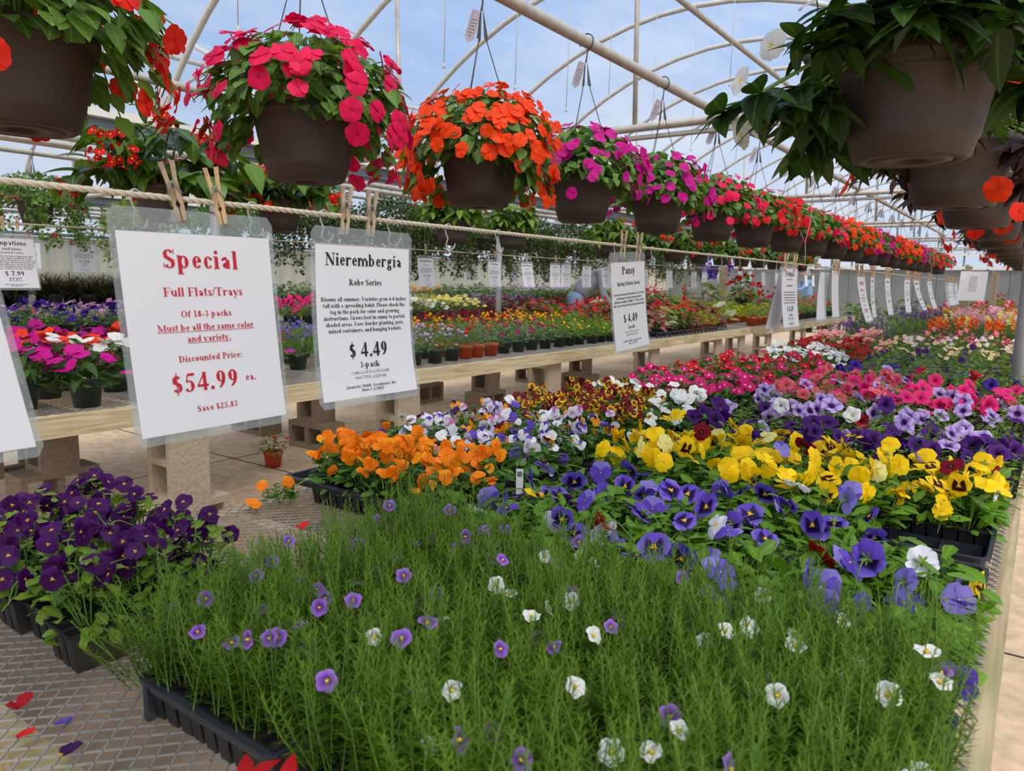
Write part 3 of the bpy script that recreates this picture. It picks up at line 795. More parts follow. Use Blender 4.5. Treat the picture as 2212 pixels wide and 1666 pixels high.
def rope_mesh(p0, p1, r, twist=0.012, sag=0.0):
    mb = MB(); p0, p1 = np.array(p0), np.array(p1); ln = np.linalg.norm(p1 - p0)
    d = (p1 - p0) / ln; a = np.cross(d, (0, 0, 1)); a /= np.linalg.norm(a); b = np.cross(d, a)
    near = 3.6
    n = int(min(ln, near) / (twist / 5)); s = np.concatenate([np.linspace(0, min(ln, near), n), np.linspace(near, ln, 60)[1:] if ln > near else []])
    for k in range(3):
        ph = 2 * pi * k / 3
        P = [p0 + d * t + 0.52 * r * (cos(ph + 2 * pi * t / (twist * 3)) * a + sin(ph + 2 * pi * t / (twist * 3)) * b) - np.array((0, 0, sag * 4 * (t / ln) * (1 - t / ln))) for t in s]
        mb.tube(P, r * 0.56, 5)
    return mb.mesh('rope', MT['rope'])
# ------------------------------------------------------------------ signs on the near rope
RX, RZ = -0.9, 1.336
o = link('sign_rope', rope_mesh((RX, -0.6, RZ), (RX, 12.02, RZ), 0.0038)); tag(o, 'twisted pale cotton rope stretched along the near bench', 'rope')
ANSI = 0.03
special = [('Special', .172, .0352), ('Full Flats/Trays', .312, .0165), ('Of 18-3 packs', .418, .0124), ('Must be all the same color', .486, .0124, None, True), ('and variety.', .545, .0124, None, True),
           ('Discounted Price:', .645, .0123), ('$54.99', .800, .0356, None, False, -.06), ('ea.', .775, .0146, None, False, .26), ('Save $25.83', .908, .0121)]
nier = [('Nierembergia', .130, .0297), ('Robe Series', .258, .0150), ('Blooms all summer. Varieties grow 6-8 inches', .362, .0100), ('tall with a spreading habit. Please check the', .403, .0100), ('tag in the pack for color and growing', .444, .0100),
        ('instructions. Grows best in sunny to partial', .485, .0100), ('shaded areas. Uses: border planting, pots,', .526, .0100), ('mixed containers, and hanging baskets.', .567, .0100), ('$ 4.49', .735, .0358), ('3-pack', .805, .0150),
        ('3 cells x 2.58 fl oz (76.33 ml)', .845, .0072, 'grey_ink'), ('total 7.74 fl oz (229 ml)', .878, .0072, 'grey_ink'), ('Grown by: Holub Greenhouses, Inc.', .935, .0073), ('Ames, IA 50010', .962, .0073)]
pansy = [('Pansy', .135, .0330), ('Spring Matrix Series', .262, .0165), ('Grown best in partial shaded areas. For best', .375, .0102), ('performance avoid growing in direct', .417, .0102), ('afternoon sunlight. Height: 8". Please check', .459, .0102), ('the tag in each pack for growing instructions.', .501, .0102),
         ('$ 4.49', .690, .036), ('3-pack', .765, .0155), ('3 cells x 2.58 fl oz (76.33 ml)', .812, .0074, 'grey_ink'), ('total 7.74 fl oz (229 ml)', .846, .0074, 'grey_ink'), ('Grown by: Holub Greenhouses, Inc.', .915, .0074), ('Ames, IA 50010', .945, .0074)]
petunia = [('Petunia', .13, .036), ('#.4', .19, .012, 'grey_ink'), ('#.35', .30, .014), ('#.7', .41, .0105), ('#.74', .455, .0105), ('#.78', .50, .0105), ('#.74', .545, .0105), ('#.7', .59, .0105), ('$ 4.49', .735, .036), ('3-pack', .81, .0180), ('#.4', .85, .009, 'grey_ink'), ('#.36', .88, .009, 'grey_ink'), ('#.4', .94, .008), ('#.25', .965, .008)]
generic = lambda title, price='$ 4.49': [(title, .13, .034), ('#.35', .25, .014), ('#.7', .37, .0105), ('#.74', .415, .0105), ('#.78', .46, .0105), ('#.7', .505, .0105), (price, .68, .036), ('3-pack' if '4.49' in price else 'per pot', .755, .016), ('#.4', .81, .009, 'grey_ink'), ('#.45', .92, .008), ('#.25', .95, .008)]

make_sign('white price sign cut off by the picture edge left of the red special sign', 0.193, 1.334, RX + 0.004, [], side=0.15, lean=0.02)
make_sign('large white sign with red Special lettering for full flats and trays', 0.5535, 1.322, RX + 0.004, special, side=0.045, lean=0.0, rolld=0.5, ink='red_ink', bend=0.012)
make_sign('white sign for Nierembergia at 4.49 beside the red special sign', 0.838, 1.318, RX + 0.012, nier, side=-0.035, bend=0.018, curl=0.012, scale=0.94)
make_sign('white Pansy sign at 4.49 hung right of the Nierembergia sign', 1.768, 1.321, RX + 0.004, pansy, rolld=3.2, side=0.05, bend=0.010, curl=0.006, scale=0.90)
make_sign('white Petunia sign at 4.49 hung right of the Pansy sign', 3.30, 1.341, RX, petunia, side=-0.06, bend=0.03, yawd=-2, scale=0.98)
make_sign('sign hanging just behind the Petunia sign with its foot swung left', 3.37, 1.325, RX - 0.03, [], side=-0.38, bend=0.0, lean=-0.02, scale=0.95)
make_sign('blank back of a white sign right of the Petunia sign', 4.14, 1.350, RX, [], side=0.02, yawd=3, bend=0.02, scale=0.95)
make_sign('white sign half hidden behind the blank sign', 4.06, 1.34, RX - 0.03, [], side=-0.35, bend=0.02, scale=0.95)
make_sign('smaller white sign with red discount lettering farther down the rope', 4.79, 1.330, RX, [(a, b, c) + tuple(d) for a, b, c, *d in special], side=0.45, ink='red_ink', bend=0.05, scale=1.05)
FAR = [(5.16, 'Salvia', .1, 'white sign directly right of the small red lettered sign', 'ink'), (5.70, 'Vinca', .35, 'white sign with dark lettering second right of the small red lettered sign', 'ink'),
       (6.62, 'Zinnia', -.1, 'white sign left of the green lettered sign', 'ink'), (7.02, '', 1.2, 'white sign with green lettering blown sideways on the rope', 'green_ink'), (7.25, 'Dusty', .1, 'white sign right behind the green lettered sign', 'ink'),
       (7.95, 'Celosia', .5, 'narrow white sign alone between the green lettered sign and the far cluster', 'ink'), (9.4, 'Basil', .3, 'first white sign of the far cluster on the rope', 'ink'), (9.75, 'Coleus', .0, 'second white sign of the far cluster on the rope', 'ink'),
       (10.05, 'Snaps', .0, 'third white sign of the far cluster on the rope', 'ink'), (10.5, 'Aster', .2, 'last white sign of the far cluster beside the big white sheet', 'ink')]
for y, t_, sd, lab, ik in FAR:
    if ik == 'green_ink': ls = [('Visit', .14, .036), ('us', .32, .036), ('in', .48, .03), ('Spring', .62, .034), ('for', .76, .03), ('#.6', .92, .016)]
    else: ls = generic(t_)
    ls = [l for l in ls if l[0].startswith('#') or True]
    if ik == 'green_ink': ls = [('#.5', .14, .05), ('#.3', .32, .05), ('#.2', .50, .04), ('#.6', .66, .04), ('#.2', .8, .04), ('#.6', .92, .03)]
    else: ls = [('#.5', .12, .034, 'grey_ink')] + [l[:3] + ('grey_ink',) for l in ls[1:] if l[0].startswith('#')] + [('$ 4.49', .68, .036)]
    make_sign(lab, y, 1.333, RX, ls, side=sd, bend=0.03 + 0.03 * R.random(), ink=ik, yawd=R.uniform(-4, 4))
big, _ = make_sign('big white price list sheet on the wooden post at the far rope end', 11.75, 1.52, RX + 0.10, [('#.3', .2 + .06 * i, .018, 'grey_ink') for i in range(9)], yawd=-68, side=-0.05, scale=1.55, lam=False)

# clothespins and hooks
for y, tl, k, lab in ((0.524, 0.26, 'peg_old', 'weathered clothespin at the left of the pair above the red special sign'), (0.583, 0.22, 'peg', 'pale clothespin at the right of the pair above the red special sign'),
                   (0.808, -0.10, 'peg_old', 'weathered clothespin at the left of the pair on the Nierembergia sign'), (0.862, -0.08, 'peg_old', 'weathered clothespin at the right of the pair on the Nierembergia sign'),
                   (1.745, -0.08, 'peg_old', 'weathered clothespin at the left of the pair on the Pansy sign'), (1.835, -0.10, 'peg_old', 'weathered clothespin at the right of the pair on the Pansy sign'),
                   (3.22, -0.2, 'peg', 'clothespin at the left of the pair on the Petunia sign'), (3.36, -0.25, 'peg', 'clothespin at the right of the pair on the Petunia sign'),
                   (4.10, 0.0, 'peg', 'clothespin at the left of the pair on the blank sign'), (4.19, 0.1, 'peg', 'clothespin at the right of the pair on the blank sign'),
                   (4.66, 0.5, 'peg', 'slanting clothespin at the left above the small red lettered sign'), (4.80, 0.5, 'peg', 'slanting clothespin at the right above the small red lettered sign')):
    add_pin(RX + 0.002, y, RZ + 0.012 if y > 1 else RZ + 0.018, lab, tilt=tl, yawr=1.0 if y < 1 else 0.7, kind=k)
for y, t_, sd, lab, ik in FAR:
    for dy in (-0.04, 0.05):
        add_pin(RX, y + dy, RZ + 0.012, 'clothespin on the ' + ' '.join(lab.split()[:13]), tilt=R.uniform(-0.3, 0.3), yawr=0.6, group='clothespins on the ' + lab[:40])
for y, lab in ((0.478, 'steel hook through the left hole of the red special sign'), (0.64, 'steel hook through the right hole of the red special sign'), (0.766, 'steel hook through the left hole of the Nierembergia sign'), (0.908, 'steel hook through the right hole of the Nierembergia sign'),
               (1.055, 'first empty steel hook right of the Nierembergia sign'), (1.207, 'second empty steel hook right of the Nierembergia sign'), (1.705, 'steel hook beside the left clothespin of the Pansy sign'), (1.925, 'steel hook at the right edge of the Pansy sign')):
    add_hook(RX, y, RZ, lab, rot=R.uniform(-0.5, 0.3))
for y in (2.35, 2.48, 2.60, 2.66, 2.93, 3.10, 3.62, 3.80, 3.93):
    add_hook(RX, y, RZ, 'empty steel hook on the rope between the Pansy sign and the blank sign', rot=R.uniform(-0.6, 0.4), group='empty hooks past the Pansy sign')
# wooden end posts
def lumber_post(x, y, z0, z1, lab, name='wooden_post', s=(0.038, 0.14)):
    mb = MB()
    for k in (-1, 1): mb.box((x + k * s[0] * 0.52, y, (z0 + z1) / 2 - 0.01 * k), (s[0], s[1], z1 - z0))
    o = link(name, mb.mesh(name, MT['peg_old'], False)); return tag(o, lab, 'post')
lumber_post(RX, 12.12, 0.70, 1.56, 'pale wooden post at the far end of the near rope behind the white sheet')
lumber_post(-0.62, 12.9, 0.70, 1.50, 'pale wooden post right of the big white price list sheet')
# wires that carry the rope
for y, lab in ((3.52, 'thin wire holding up the rope near the Petunia sign'), (8.1, 'thin wire holding up the rope near the far cluster of signs')):
    mb = MB(); mb.tube([(RX, y, RZ - 0.015), (RX + 0.004, y, RZ + 0.03), (RX - 0.01, y + 0.03, RZ + 0.10), (RX, y + 0.06, RZ + 0.2), (RX, y + 0.2, 2.2)], 0.0016, 5); mb.tube([(RX - 0.01, y + 0.03, RZ + 0.10), (RX - 0.02, y - 0.02, RZ + 0.14)], 0.0014, 5)
    o = link('support_wire', mb.mesh('support_wire', MT['hook'])); tag(o, lab, 'wire')

# ------------------------------------------------------------------ rope and signs over the middle bench
RX2, RZ2 = -4.55, 1.505
o = link('sign_rope', rope_mesh((RX2, 0.8, RZ2), (RX2, 12.55, RZ2), 0.0042)); tag(o, 'thin pale rope stretched above the middle bench', 'rope')
imp = [('Impatiens', .135, .034), ('SunPatiens', .235, .019), ('Assorted Colors', .305, .0155), ('completely new type of Impatiens that', .372, .0118), ('lives in hot, sunny conditions. Large', .414, .0118), ('colorful blooms all summer long. Grows 16-', .456, .0118), ('32" tall. The more shade they receive, the', .498, .0118),
       ('taller they will grow. Great for mixed', .540, .0118), ('containers, hanging baskets and flower', .582, .0118), ('gardens. Will grow in sun or shade.', .624, .0118), ('$ 7.99', .755, .036), ('per pot', .825, .018), ('#.3', .86, .009, 'grey_ink'), ('#.5', .935, .009), ('#.25', .965, .009)]
TW = [(1.72, imp, 0.02, 'white Impatiens sign at 7.99 pinned over the middle bench'), (5.02, generic('Gomphrena', '$ 7.99'), 0.0, 'white 7.99 sign partly hidden behind the Nierembergia sign'), (6.05, generic('Verbena', '$ 7.99'), -0.1, 'white Verbena sign at 7.99 over the middle bench'),
      (6.62, generic('Strawflower', '$ 7.99'), 0.1, 'white Strawflower sign at 7.99 in front of a grey post'), (7.20, generic('Gerbera', '$ 7.99'), -0.1, 'left one of two white signs touching each other over the middle bench'), (7.44, generic('Gerbera', '$ 7.99'), -0.15, 'right one of two white signs touching each other over the middle bench'),
      (7.92, generic('Dahlia', '$ 7.99'), -0.2, 'white sign left of the person in the grey top'), (8.38, generic('Begonia', '$ 7.99'), 0.0, 'white sign in front of the person in the grey top'), (8.85, generic('Mum', '$ 7.99'), -0.2, 'white sign right of the person in the grey top'),
      (9.5, generic('Fern', '$ 7.99'), 0.0, 'white sign just left of the Pansy sign, over the middle bench'), (10.35, [], 0, 'white sign just right of the Pansy sign, over the middle bench'), (11.3, generic('Ivy', '$ 7.99'), -0.2, 'white sign left of a pair near the wooden post'), (11.75, generic('Ivy', '$ 7.99'), -0.2, 'white sign nearest the wooden post of the middle bench')]
for y, ls, sd, lab in TW:
    if y > 5.8 and ls: ls = [l if not l[0].startswith('#') else l for l in ls]
    make_sign(lab, y, RZ2 - 0.045 if y > 4 else RZ2 - 0.05, RX2, ls, side=sd, bend=0.02 + 0.02 * R.random(), scale=0.98 if y > 4 else 1.05)
    for dy in ((-0.03, 0.04) if y < 4 else (0.0,)):
        add_pin(RX2 + 0.002, y + dy, RZ2 + 0.01, 'clothespin on the ' + ' '.join(lab.split()[:13]), tilt=R.uniform(-0.1, 0.1), yawr=0.9, group='clothespins on the Impatiens sign' if y < 4 else None)
lumber_post(RX2, 12.65, 0.70, 1.56, 'pale wooden post at the end of the rope over the middle bench')
make_sign('white sheet tilted on the wooden post of the middle bench', 12.55, 1.50, RX2 - 0.06, [], rolld=35, scale=1.2, lam=False)
# signs farther back
o = link('sign_rope', rope_mesh((-7.5, 2, 1.56), (-7.5, 18, 1.56), 0.004)); tag(o, 'thin rope above the back bench', 'rope')
for i, (y, ls, lab) in enumerate(((3.45, generic('Petunia', '$ 7.99'), 'small white Petunia sign left of the red special sign'), (9.35, generic('Mint', '$ 7.99'), 'small white sign behind and left of the Verbena sign'), (10.5, [], 'small blank white sign behind and right of the Verbena sign'), (11.6, [], 'small white sign low behind the Strawflower sign'))):
    make_sign(lab, y, 1.557, -7.5, ls, scale=1.05, bend=0.02); add_pin(-7.4955, y, 1.565, 'clothespin on the ' + ' '.join(lab.split()[:13]))
o = link('sign_rope', rope_mesh((-9.95, 2.2, 1.655), (-9.95, 12, 1.655), 0.004)); tag(o, 'thin rope above the grey bench of dark grasses', 'rope')
add_pin(-9.9455, 3.95, 1.665, 'clothespin on the small grey white sign behind the dark grasses')
make_sign('small grey white sign behind the dark grasses', 3.95, 1.635, -9.95, generic('Fountain', '$ 7.99'), scale=1.2)
for y in (13.6, 14.2, 15.0, 15.9, 16.5, 17.2, 18.2, 18.9):
    add_pin(-4.5955, y, 1.545, 'clothespin on a tiny sign of the distant rope past the wooden post', group='clothespins on the distant rope')
    make_sign('tiny white sign on the distant rope past the wooden post', y, 1.527, -4.6, [], side=R.uniform(-0.3, 0.1), bend=0.04, group='tiny signs on the distant rope')
o = link('sign_rope', rope_mesh((-4.6, 13.2, 1.53), (-4.6, 20, 1.53), 0.004)); tag(o, 'thin rope of tiny signs past the wooden post', 'rope')
# ------------------------------------------------------------------ leaves and petals
def blade(Ln, W, nseg=4, kind='ovate', fold=0.18, droop=0.15, cols=1, wave=0.0):
    """leaf or petal blade along +y, face up +z; returns verts, faces, uv"""
    V, F, U = [], [], []
    k = cols * 2 + 1
    for i in range(nseg + 1):
        t = i / nseg
        if kind == 'ovate': w = sin(pi * min(1, t ** 0.72)) ** 0.85
        elif kind == 'heart': w = (sin(pi * min(1, (t * 0.90 + 0.1) ** 0.62)) ** 0.9) if t > 0 else 0.45
        elif kind == 'lance': w = sin(pi * t ** 0.8) ** 1.15
        elif kind == 'needle': w = 1 - t ** 2 * 0.8
        elif kind == 'obovate': w = [0.14, 0.5, 0.85, 1.0, 0.62, 0.3][int(round(t * 5))] if nseg == 5 else sin(pi * min(1, 0.08 + 0.92 * t ** 1.7)) ** 0.8
        elif kind == 'notch': w = np.interp(t, [0, .2, .45, .7, .88, 1.0], [.10, .40, .80, 1.0, .98, .70])
        elif kind == 'petal': w = np.interp(t, [0, .2, .45, .7, .88, 1.0], [.16, .50, .86, 1.0, .86, .42])
        w = max(w, 0.03) * W / 2
        for j in range(k):
            u = (j - cols) / cols
            x = u * w
            y = Ln * t - (0.10 * Ln * u * u * t if kind == 'petal' else 0.0) - (Ln * t ** 3 * (0.13 * (1 - abs(u)) ** 1.5 + 0.10 * u * u) if kind == 'notch' else 0.0)
            z = abs(u) * w * fold - droop * Ln * t * t + (wave * Ln * sin(u * 4.0 + i) * t)
            V.append((x, y, z)); U.append((0.5 + 0.5 * u, t))
    for i in range(nseg):
        for j in range(k - 1):
            a = i * k + j; F.append((a, a + 1, a + k + 1, a + k))
    return np.array(V), F, np.array(U)
def unit(a): return a / (np.linalg.norm(a, axis=-1, keepdims=True) + 1e-12)
def scatter(mb, tpl, P, D, Nn, S=1.0, var=None, mat=0):
    """many copies of one blade in one mesh: P roots, D blade axis, Nn rough facing"""
    V, F, U = tpl; P = np.asarray(P, float); n = len(P)
    if n == 0: return
    D = unit(np.asarray(D, float)); Nn = np.asarray(Nn, float)
    X = unit(np.cross(D, Nn)); Z = np.cross(X, D)
    S = np.full(n, S) if np.isscalar(S) else np.asarray(S)
    W = P[:, None, :] + S[:, None, None] * (V[None, :, 0:1] * X[:, None] + V[None, :, 1:2] * D[:, None] + V[None, :, 2:3] * Z[:, None])
    k = len(V); v = NR.random(n) if var is None else np.asarray(var)
    Fs = []
    for i in range(n):
        b = i * k; Fs += [tuple(a + b for a in f) for f in F]
    mb.add(W.reshape(-1, 3), Fs, mat, np.tile(U, (n, 1)), np.repeat(v, k))
def rdir(n, zmin=-1.0, zmax=1.0):
    z = NR.uniform(zmin, zmax, n); a = NR.uniform(0, 2 * pi, n); r = np.sqrt(1 - z * z)
    return np.stack([r * np.cos(a), r * np.sin(a), z], 1)
def G(a): return (a[0], a[1], a[2], 1)

LM = dict(
    impatiens=leaf_mat('impatiens_leaf', srgb(38, 68, 20), srgb(109, 146, 62)),
    begonia=leaf_mat('begonia_leaf', srgb(28, 51, 17), srgb(97, 133, 47), rough=0.3),
    guinea=leaf_mat('new_guinea_leaf', srgb(19, 35, 13), srgb(62, 94, 33), vein=srgb(94, 120, 67)),
    bronze=leaf_mat('bronze_leaf', srgb(18, 13, 13), srgb(52, 36, 31), vein=srgb(94, 43, 42)),
    pansy=leaf_mat('pansy_leaf', srgb(34, 66, 14), srgb(105, 148, 37)),
    viola=leaf_mat('viola_leaf', srgb(31, 60, 22), srgb(90, 135, 47)),
    fresh=leaf_mat('fresh_green_leaf', srgb(48, 76, 20), srgb(121, 151, 48)),
    petunia=leaf_mat('petunia_leaf', srgb(45, 74, 19), srgb(122, 154, 50), veins=False),
    nier=leaf_mat('needle_leaf', srgb(26, 53, 7), srgb(110, 146, 28), veins=False, transl=0.35, rough=0.5),
    vinca=leaf_mat('vinca_leaf', srgb(22, 47, 11), srgb(84, 127, 33)),
    grey=leaf_mat('grey_green_leaf', srgb(60, 81, 53), srgb(121, 141, 100), veins=False),
    grass=leaf_mat('dark_grass_blade', srgb(27, 18, 18), srgb(77, 72, 37), veins=False),
    lime=leaf_mat('lime_leaf', srgb(88, 101, 11), srgb(166, 171, 33), veins=False),
    coleus=leaf_mat('burgundy_leaf', srgb(63, 8, 26), srgb(132, 27, 54), veins=False),
    caladium=leaf_mat('pink_caladium_leaf', srgb(76, 31, 35), srgb(166, 94, 93), vein=srgb(94, 111, 67)),
    cream=leaf_mat('cream_caladium_leaf', srgb(124, 131, 99), srgb(189, 193, 162), vein=srgb(103, 137, 75)),
    small=leaf_mat('small_dark_leaf', srgb(28, 44, 17), srgb(83, 104, 44), veins=False),
    fern=leaf_mat('fern_leaf', srgb(69, 92, 24), srgb(144, 161, 54), veins=False),
    stem=plain('green_stem', srgb(104, 140, 52), 0.6, transl=0.1),
    brownstem=plain('reddish_stem', srgb(120, 92, 56), 0.6),
    bud=plain('flower_bud', srgb(176, 186, 84), 0.6),
    yellow_eye=plain('yellow_flower_eye', srgb(238, 196, 40), 0.6),
)
def flat(name, c, eye=None, ew=0.16, **k):
    st = [(0.0, eye), (ew, eye), (ew + 0.10, c), (1.0, c)] if eye else [(0.0, tuple(v * 0.8 for v in c[:3]) + (1,)), (0.5, c)]
    return petal_mat(name, st, **k)
PM = dict(
    rose=flat('rose_petal', srgb(232, 18, 84), srgb(180, 0, 56), 0.07), orange=flat('orange_petal', srgb(250, 74, 6), srgb(220, 30, 10), 0.06),
    magenta=flat('magenta_petal', srgb(206, 10, 142), srgb(160, 0, 110), 0.05), red=flat('red_petal', srgb(226, 22, 30), srgb(180, 8, 20), 0.05),
    redorange=flat('red_orange_petal', srgb(236, 42, 18), srgb(200, 20, 10), 0.05), white=flat('white_petal', srgb(244, 242, 238), srgb(238, 226, 150), 0.14, transl=0.4),
    vviolet=flat('dark_violet_petal', srgb(68, 10, 84), srgb(226, 170, 40), 0.05), vviolet2=flat('violet_petal', srgb(84, 16, 104), None),
    vorange=flat('viola_orange_petal', srgb(252, 136, 10), srgb(214, 84, 10), 0.08), vorange2=flat('viola_amber_petal', srgb(254, 162, 22), None),
    pblue=flat('pansy_blue_petal', srgb(108, 78, 196), None), pblue2=petal_mat('pansy_blue_blotch_petal', [(0, srgb(240, 190, 40)), (0.10, srgb(240, 190, 40)), (0.14, srgb(22, 4, 60)), (0.46, srgb(34, 8, 84)), (0.62, srgb(112, 82, 200)), (1, srgb(142, 118, 220))]),
    plav=flat('pansy_lavender_petal', srgb(146, 132, 214), None), pyel=flat('pansy_yellow_petal', srgb(252, 212, 8), srgb(240, 170, 10), 0.06),
    pyel2=petal_mat('pansy_yellow_blotch_petal', [(0, srgb(240, 190, 40)), (0.10, srgb(240, 190, 40)), (0.16, srgb(54, 10, 20)), (0.46, srgb(60, 12, 20)), (0.58, srgb(252, 208, 8)), (1, srgb(254, 216, 20))]),
    pburg=flat('pansy_burgundy_petal', srgb(128, 8, 34), srgb(60, 2, 14), 0.2), pred=flat('pansy_red_petal', srgb(150, 6, 12), srgb(230, 160, 40), 0.10), pcream=flat('pansy_cream_petal', srgb(246, 238, 150), srgb(240, 200, 60), 0.08),
    pwhite=flat('pansy_white_petal', srgb(242, 240, 248), srgb(240, 210, 90), 0.08), pwl=petal_mat('pansy_white_violet_petal', [(0, srgb(240, 190, 40)), (0.12, srgb(240, 200, 60)), (0.2, srgb(140, 80, 170)), (0.36, srgb(226, 210, 240)), (1, srgb(232, 222, 244))]),
    ppink=flat('pansy_pink_petal', srgb(214, 120, 190), None), ppurp=flat('pansy_purple_petal', srgb(58, 14, 76), srgb(230, 170, 40), 0.08),
    yb1=flat('bicolour_burgundy_petal', srgb(120, 6, 30), None), yb2=petal_mat('bicolour_yellow_petal', [(0, srgb(240, 190, 40)), (0.16, srgb(50, 8, 14)), (0.42, srgb(70, 12, 14)), (0.5, srgb(246, 186, 16)), (1, srgb(248, 190, 20))]),
    petlil=petal_mat('lilac_petunia', [(0, srgb(40, 14, 60)), (0.28, srgb(70, 30, 110)), (0.5, srgb(190, 158, 226)), (1, srgb(214, 190, 238))], veins=5, vcol=srgb(110, 60, 160)),
    petpurp=petal_mat('purple_petunia', [(0, srgb(26, 6, 40)), (0.4, srgb(60, 14, 92)), (1, srgb(84, 22, 124))]), petpink=petal_mat('hot_pink_petunia', [(0, srgb(150, 10, 70)), (0.3, srgb(222, 24, 110)), (1, srgb(238, 52, 130))]),
    petcoral=petal_mat('coral_petunia', [(0, srgb(200, 60, 70)), (0.4, srgb(240, 96, 106)), (1, srgb(244, 122, 130))]), petred=petal_mat('red_petunia', [(0, srgb(90, 4, 20)), (0.4, srgb(170, 8, 44)), (1, srgb(206, 16, 50))]),
    petwhite=petal_mat('white_petunia', [(0, srgb(210, 220, 150)), (0.3, srgb(240, 242, 226)), (1, srgb(246, 246, 242))]), petblue=petal_mat('violet_petunia', [(0, srgb(24, 8, 50)), (0.4, srgb(62, 26, 136)), (1, srgb(80, 36, 156))]),
    pstar=petal_mat('pink_striped_petunia', [(0, srgb(230, 120, 180)), (1, srgb(246, 214, 232))], veins=5, vcol=srgb(206, 60, 130)), pyp=petal_mat('pale_yellow_petunia', [(0, srgb(226, 214, 80)), (1, srgb(244, 238, 160))]),
    vpink=flat('vinca_pink_petal', srgb(226, 20, 118), srgb(250, 226, 236), 0.14), vwhite=flat('vinca_white_petal', srgb(244, 246, 242), srgb(240, 226, 160), 0.08), vred=flat('vinca_red_petal', srgb(214, 16, 40), srgb(250, 210, 214), 0.12),
    nviolet=petal_mat('violet_cup_petal', [(0, srgb(230, 190, 60)), (0.14, srgb(230, 190, 60)), (0.24, srgb(110, 50, 170)), (1, srgb(172, 118, 224))]), nwhite=petal_mat('white_cup_petal', [(0, srgb(236, 196, 60)), (0.16, srgb(236, 206, 90)), (0.28, srgb(246, 246, 240)), (1, srgb(250, 250, 250))], transl=0.35),
    salmon=flat('salmon_petal', srgb(246, 150, 120), None), palepink=flat('pale_pink_petal', srgb(240, 176, 190), None), marigold=flat('marigold_petal', srgb(250, 190, 10), None), lobelia=flat('lobelia_petal', srgb(110, 84, 196), None),
    lav=flat('lavender_petal', srgb(186, 160, 204), None), deepred=flat('deep_red_petal', srgb(176, 16, 22), None), paleyel=flat('pale_yellow_petal', srgb(240, 230, 130), None), fuchsia=flat('fuchsia_petal', srgb(214, 16, 90), None), angel=flat('angelonia_petal', srgb(112, 56, 150), None),
    snaporange=flat('snap_orange_petal', srgb(244, 100, 24), None), brick=flat('terracotta_red_petal', srgb(236, 60, 20), None),
)

# ------------------------------------------------------------------ flowers: face +z, top +y, root at the origin
def add_stem(mb, mat, ln=0.05, r=0.0011, back=0.012, down=(0, -1, 0)):
    mb.tube([(0, 0, -0.001), (0, -0.004, -back), (0, -ln * 0.35, -back * 1.3), (0, -ln, -back * 0.9)], [r * 1.6, r * 1.3, r, r], 4, mat, False)
def fl_impatiens(mats, s=0.024):
    mb = MB(); a0 = R.uniform(0, 6)
    for i in range(5):
        a = a0 + 2 * pi * i / 5 + R.uniform(-0.08, 0.08); d = np.array((cos(a), sin(a), R.uniform(-0.05, 0.25)))
        scatter(mb, blade(s, s * 1.12, 5, 'notch', R.uniform(-0.1, 0.14), R.uniform(0.0, 0.25), 2, 0.025), [(0, 0, 0.0005 * i)], [d], [(0, 0, 1)], R.uniform(0.92, 1.08), [R.random()])
    mb.tube([(0, 0, 0), (0, -0.006, -0.012), (0, -0.018, -0.02)], 0.0012, 4, 1, False)
    return mb.mesh('flower', [mats[0], LM['stem']])
def fl_pansy(mats, s=0.027, stem=0.055, droop=0.12):
    """mats: upper petals, lower petals"""
    mb = MB()
    for ang, sz, z, m, w in ((62, 1.0, -0.003, 0, 1.12), (118, 1.0, -0.0022, 0, 1.12), (8, 0.95, 0.0, 1, 1.05), (172, 0.95, 0.0006, 1, 1.05), (270, 1.0, 0.0014, 1, 1.32)):
        a = radians(ang + R.uniform(-7, 7)); d = np.array((cos(a), sin(a), R.uniform(-0.08, 0.10) + (0.08 if ang == 270 else 0)))
        scatter(mb, blade(s * sz, s * w, 6, 'petal', R.uniform(-0.22, 0.16), R.uniform(-0.12, droop + 0.16) + (0.10 if ang == 270 else 0), 3, R.uniform(0.015, 0.06)), [(0, 0, z)], [d], [(0, 0, 1)], R.uniform(0.93, 1.07), [R.random()], m)
    mb.lathe([(0.0001, 0.0024), (0.0012, 0.002), (0.0014, 0.0005)], 6, 3)
    for k in range(5):
        a = 2 * pi * k / 5 + 0.6
        scatter(mb, blade(0.012, 0.005, 2, 'lance', 0, 0), [(0, 0, -0.005)], [(cos(a), sin(a), -0.25)], [(0, 0, -1)], 1, [0.5], 2)
    add_stem(mb, 2, stem)
    return mb.mesh('flower', [mats[0], mats[-1], LM['stem'], LM['yellow_eye']])
def fl_petunia(mats, s=0.034, tube=0.03):
    mb = MB(); n = 25; rings = [(0.06, -tube), (0.12, -tube * 0.6), (0.24, -tube * 0.25), (0.55, -0.004), (0.85, 0.0), (1.0, -0.003)]
    V, F, U = [], [], []
    ph = R.uniform(0, 6)
    for i, (r, z) in enumerate(rings):
        for j in range(n + 1):
            t = 2 * pi * j / n; k = max(0, (r - 0.3)) / 0.7
            rr = s * r * (1 + 0.09 * k * cos(5 * t)); zz = z + k * s * (0.10 * sin(5 * t + ph) + 0.06 * sin(3 * t + ph) + 0.05 * sin(11 * t))
            V.append((rr * cos(t), rr * sin(t), zz)); U.append((j / n, r))
    for i in range(len(rings) - 1):
        for j in range(n):
            a = i * (n + 1) + j; F.append((a, a + 1, a + n + 2, a + n + 1))
    mb.add(V, F, 0, U, R.random())
    mb.tube([(0, 0, -tube), (0, -0.012, -tube - 0.012)], 0.0016, 4, 1, False)
    return mb.mesh('flower', [mats[0], LM['stem']])
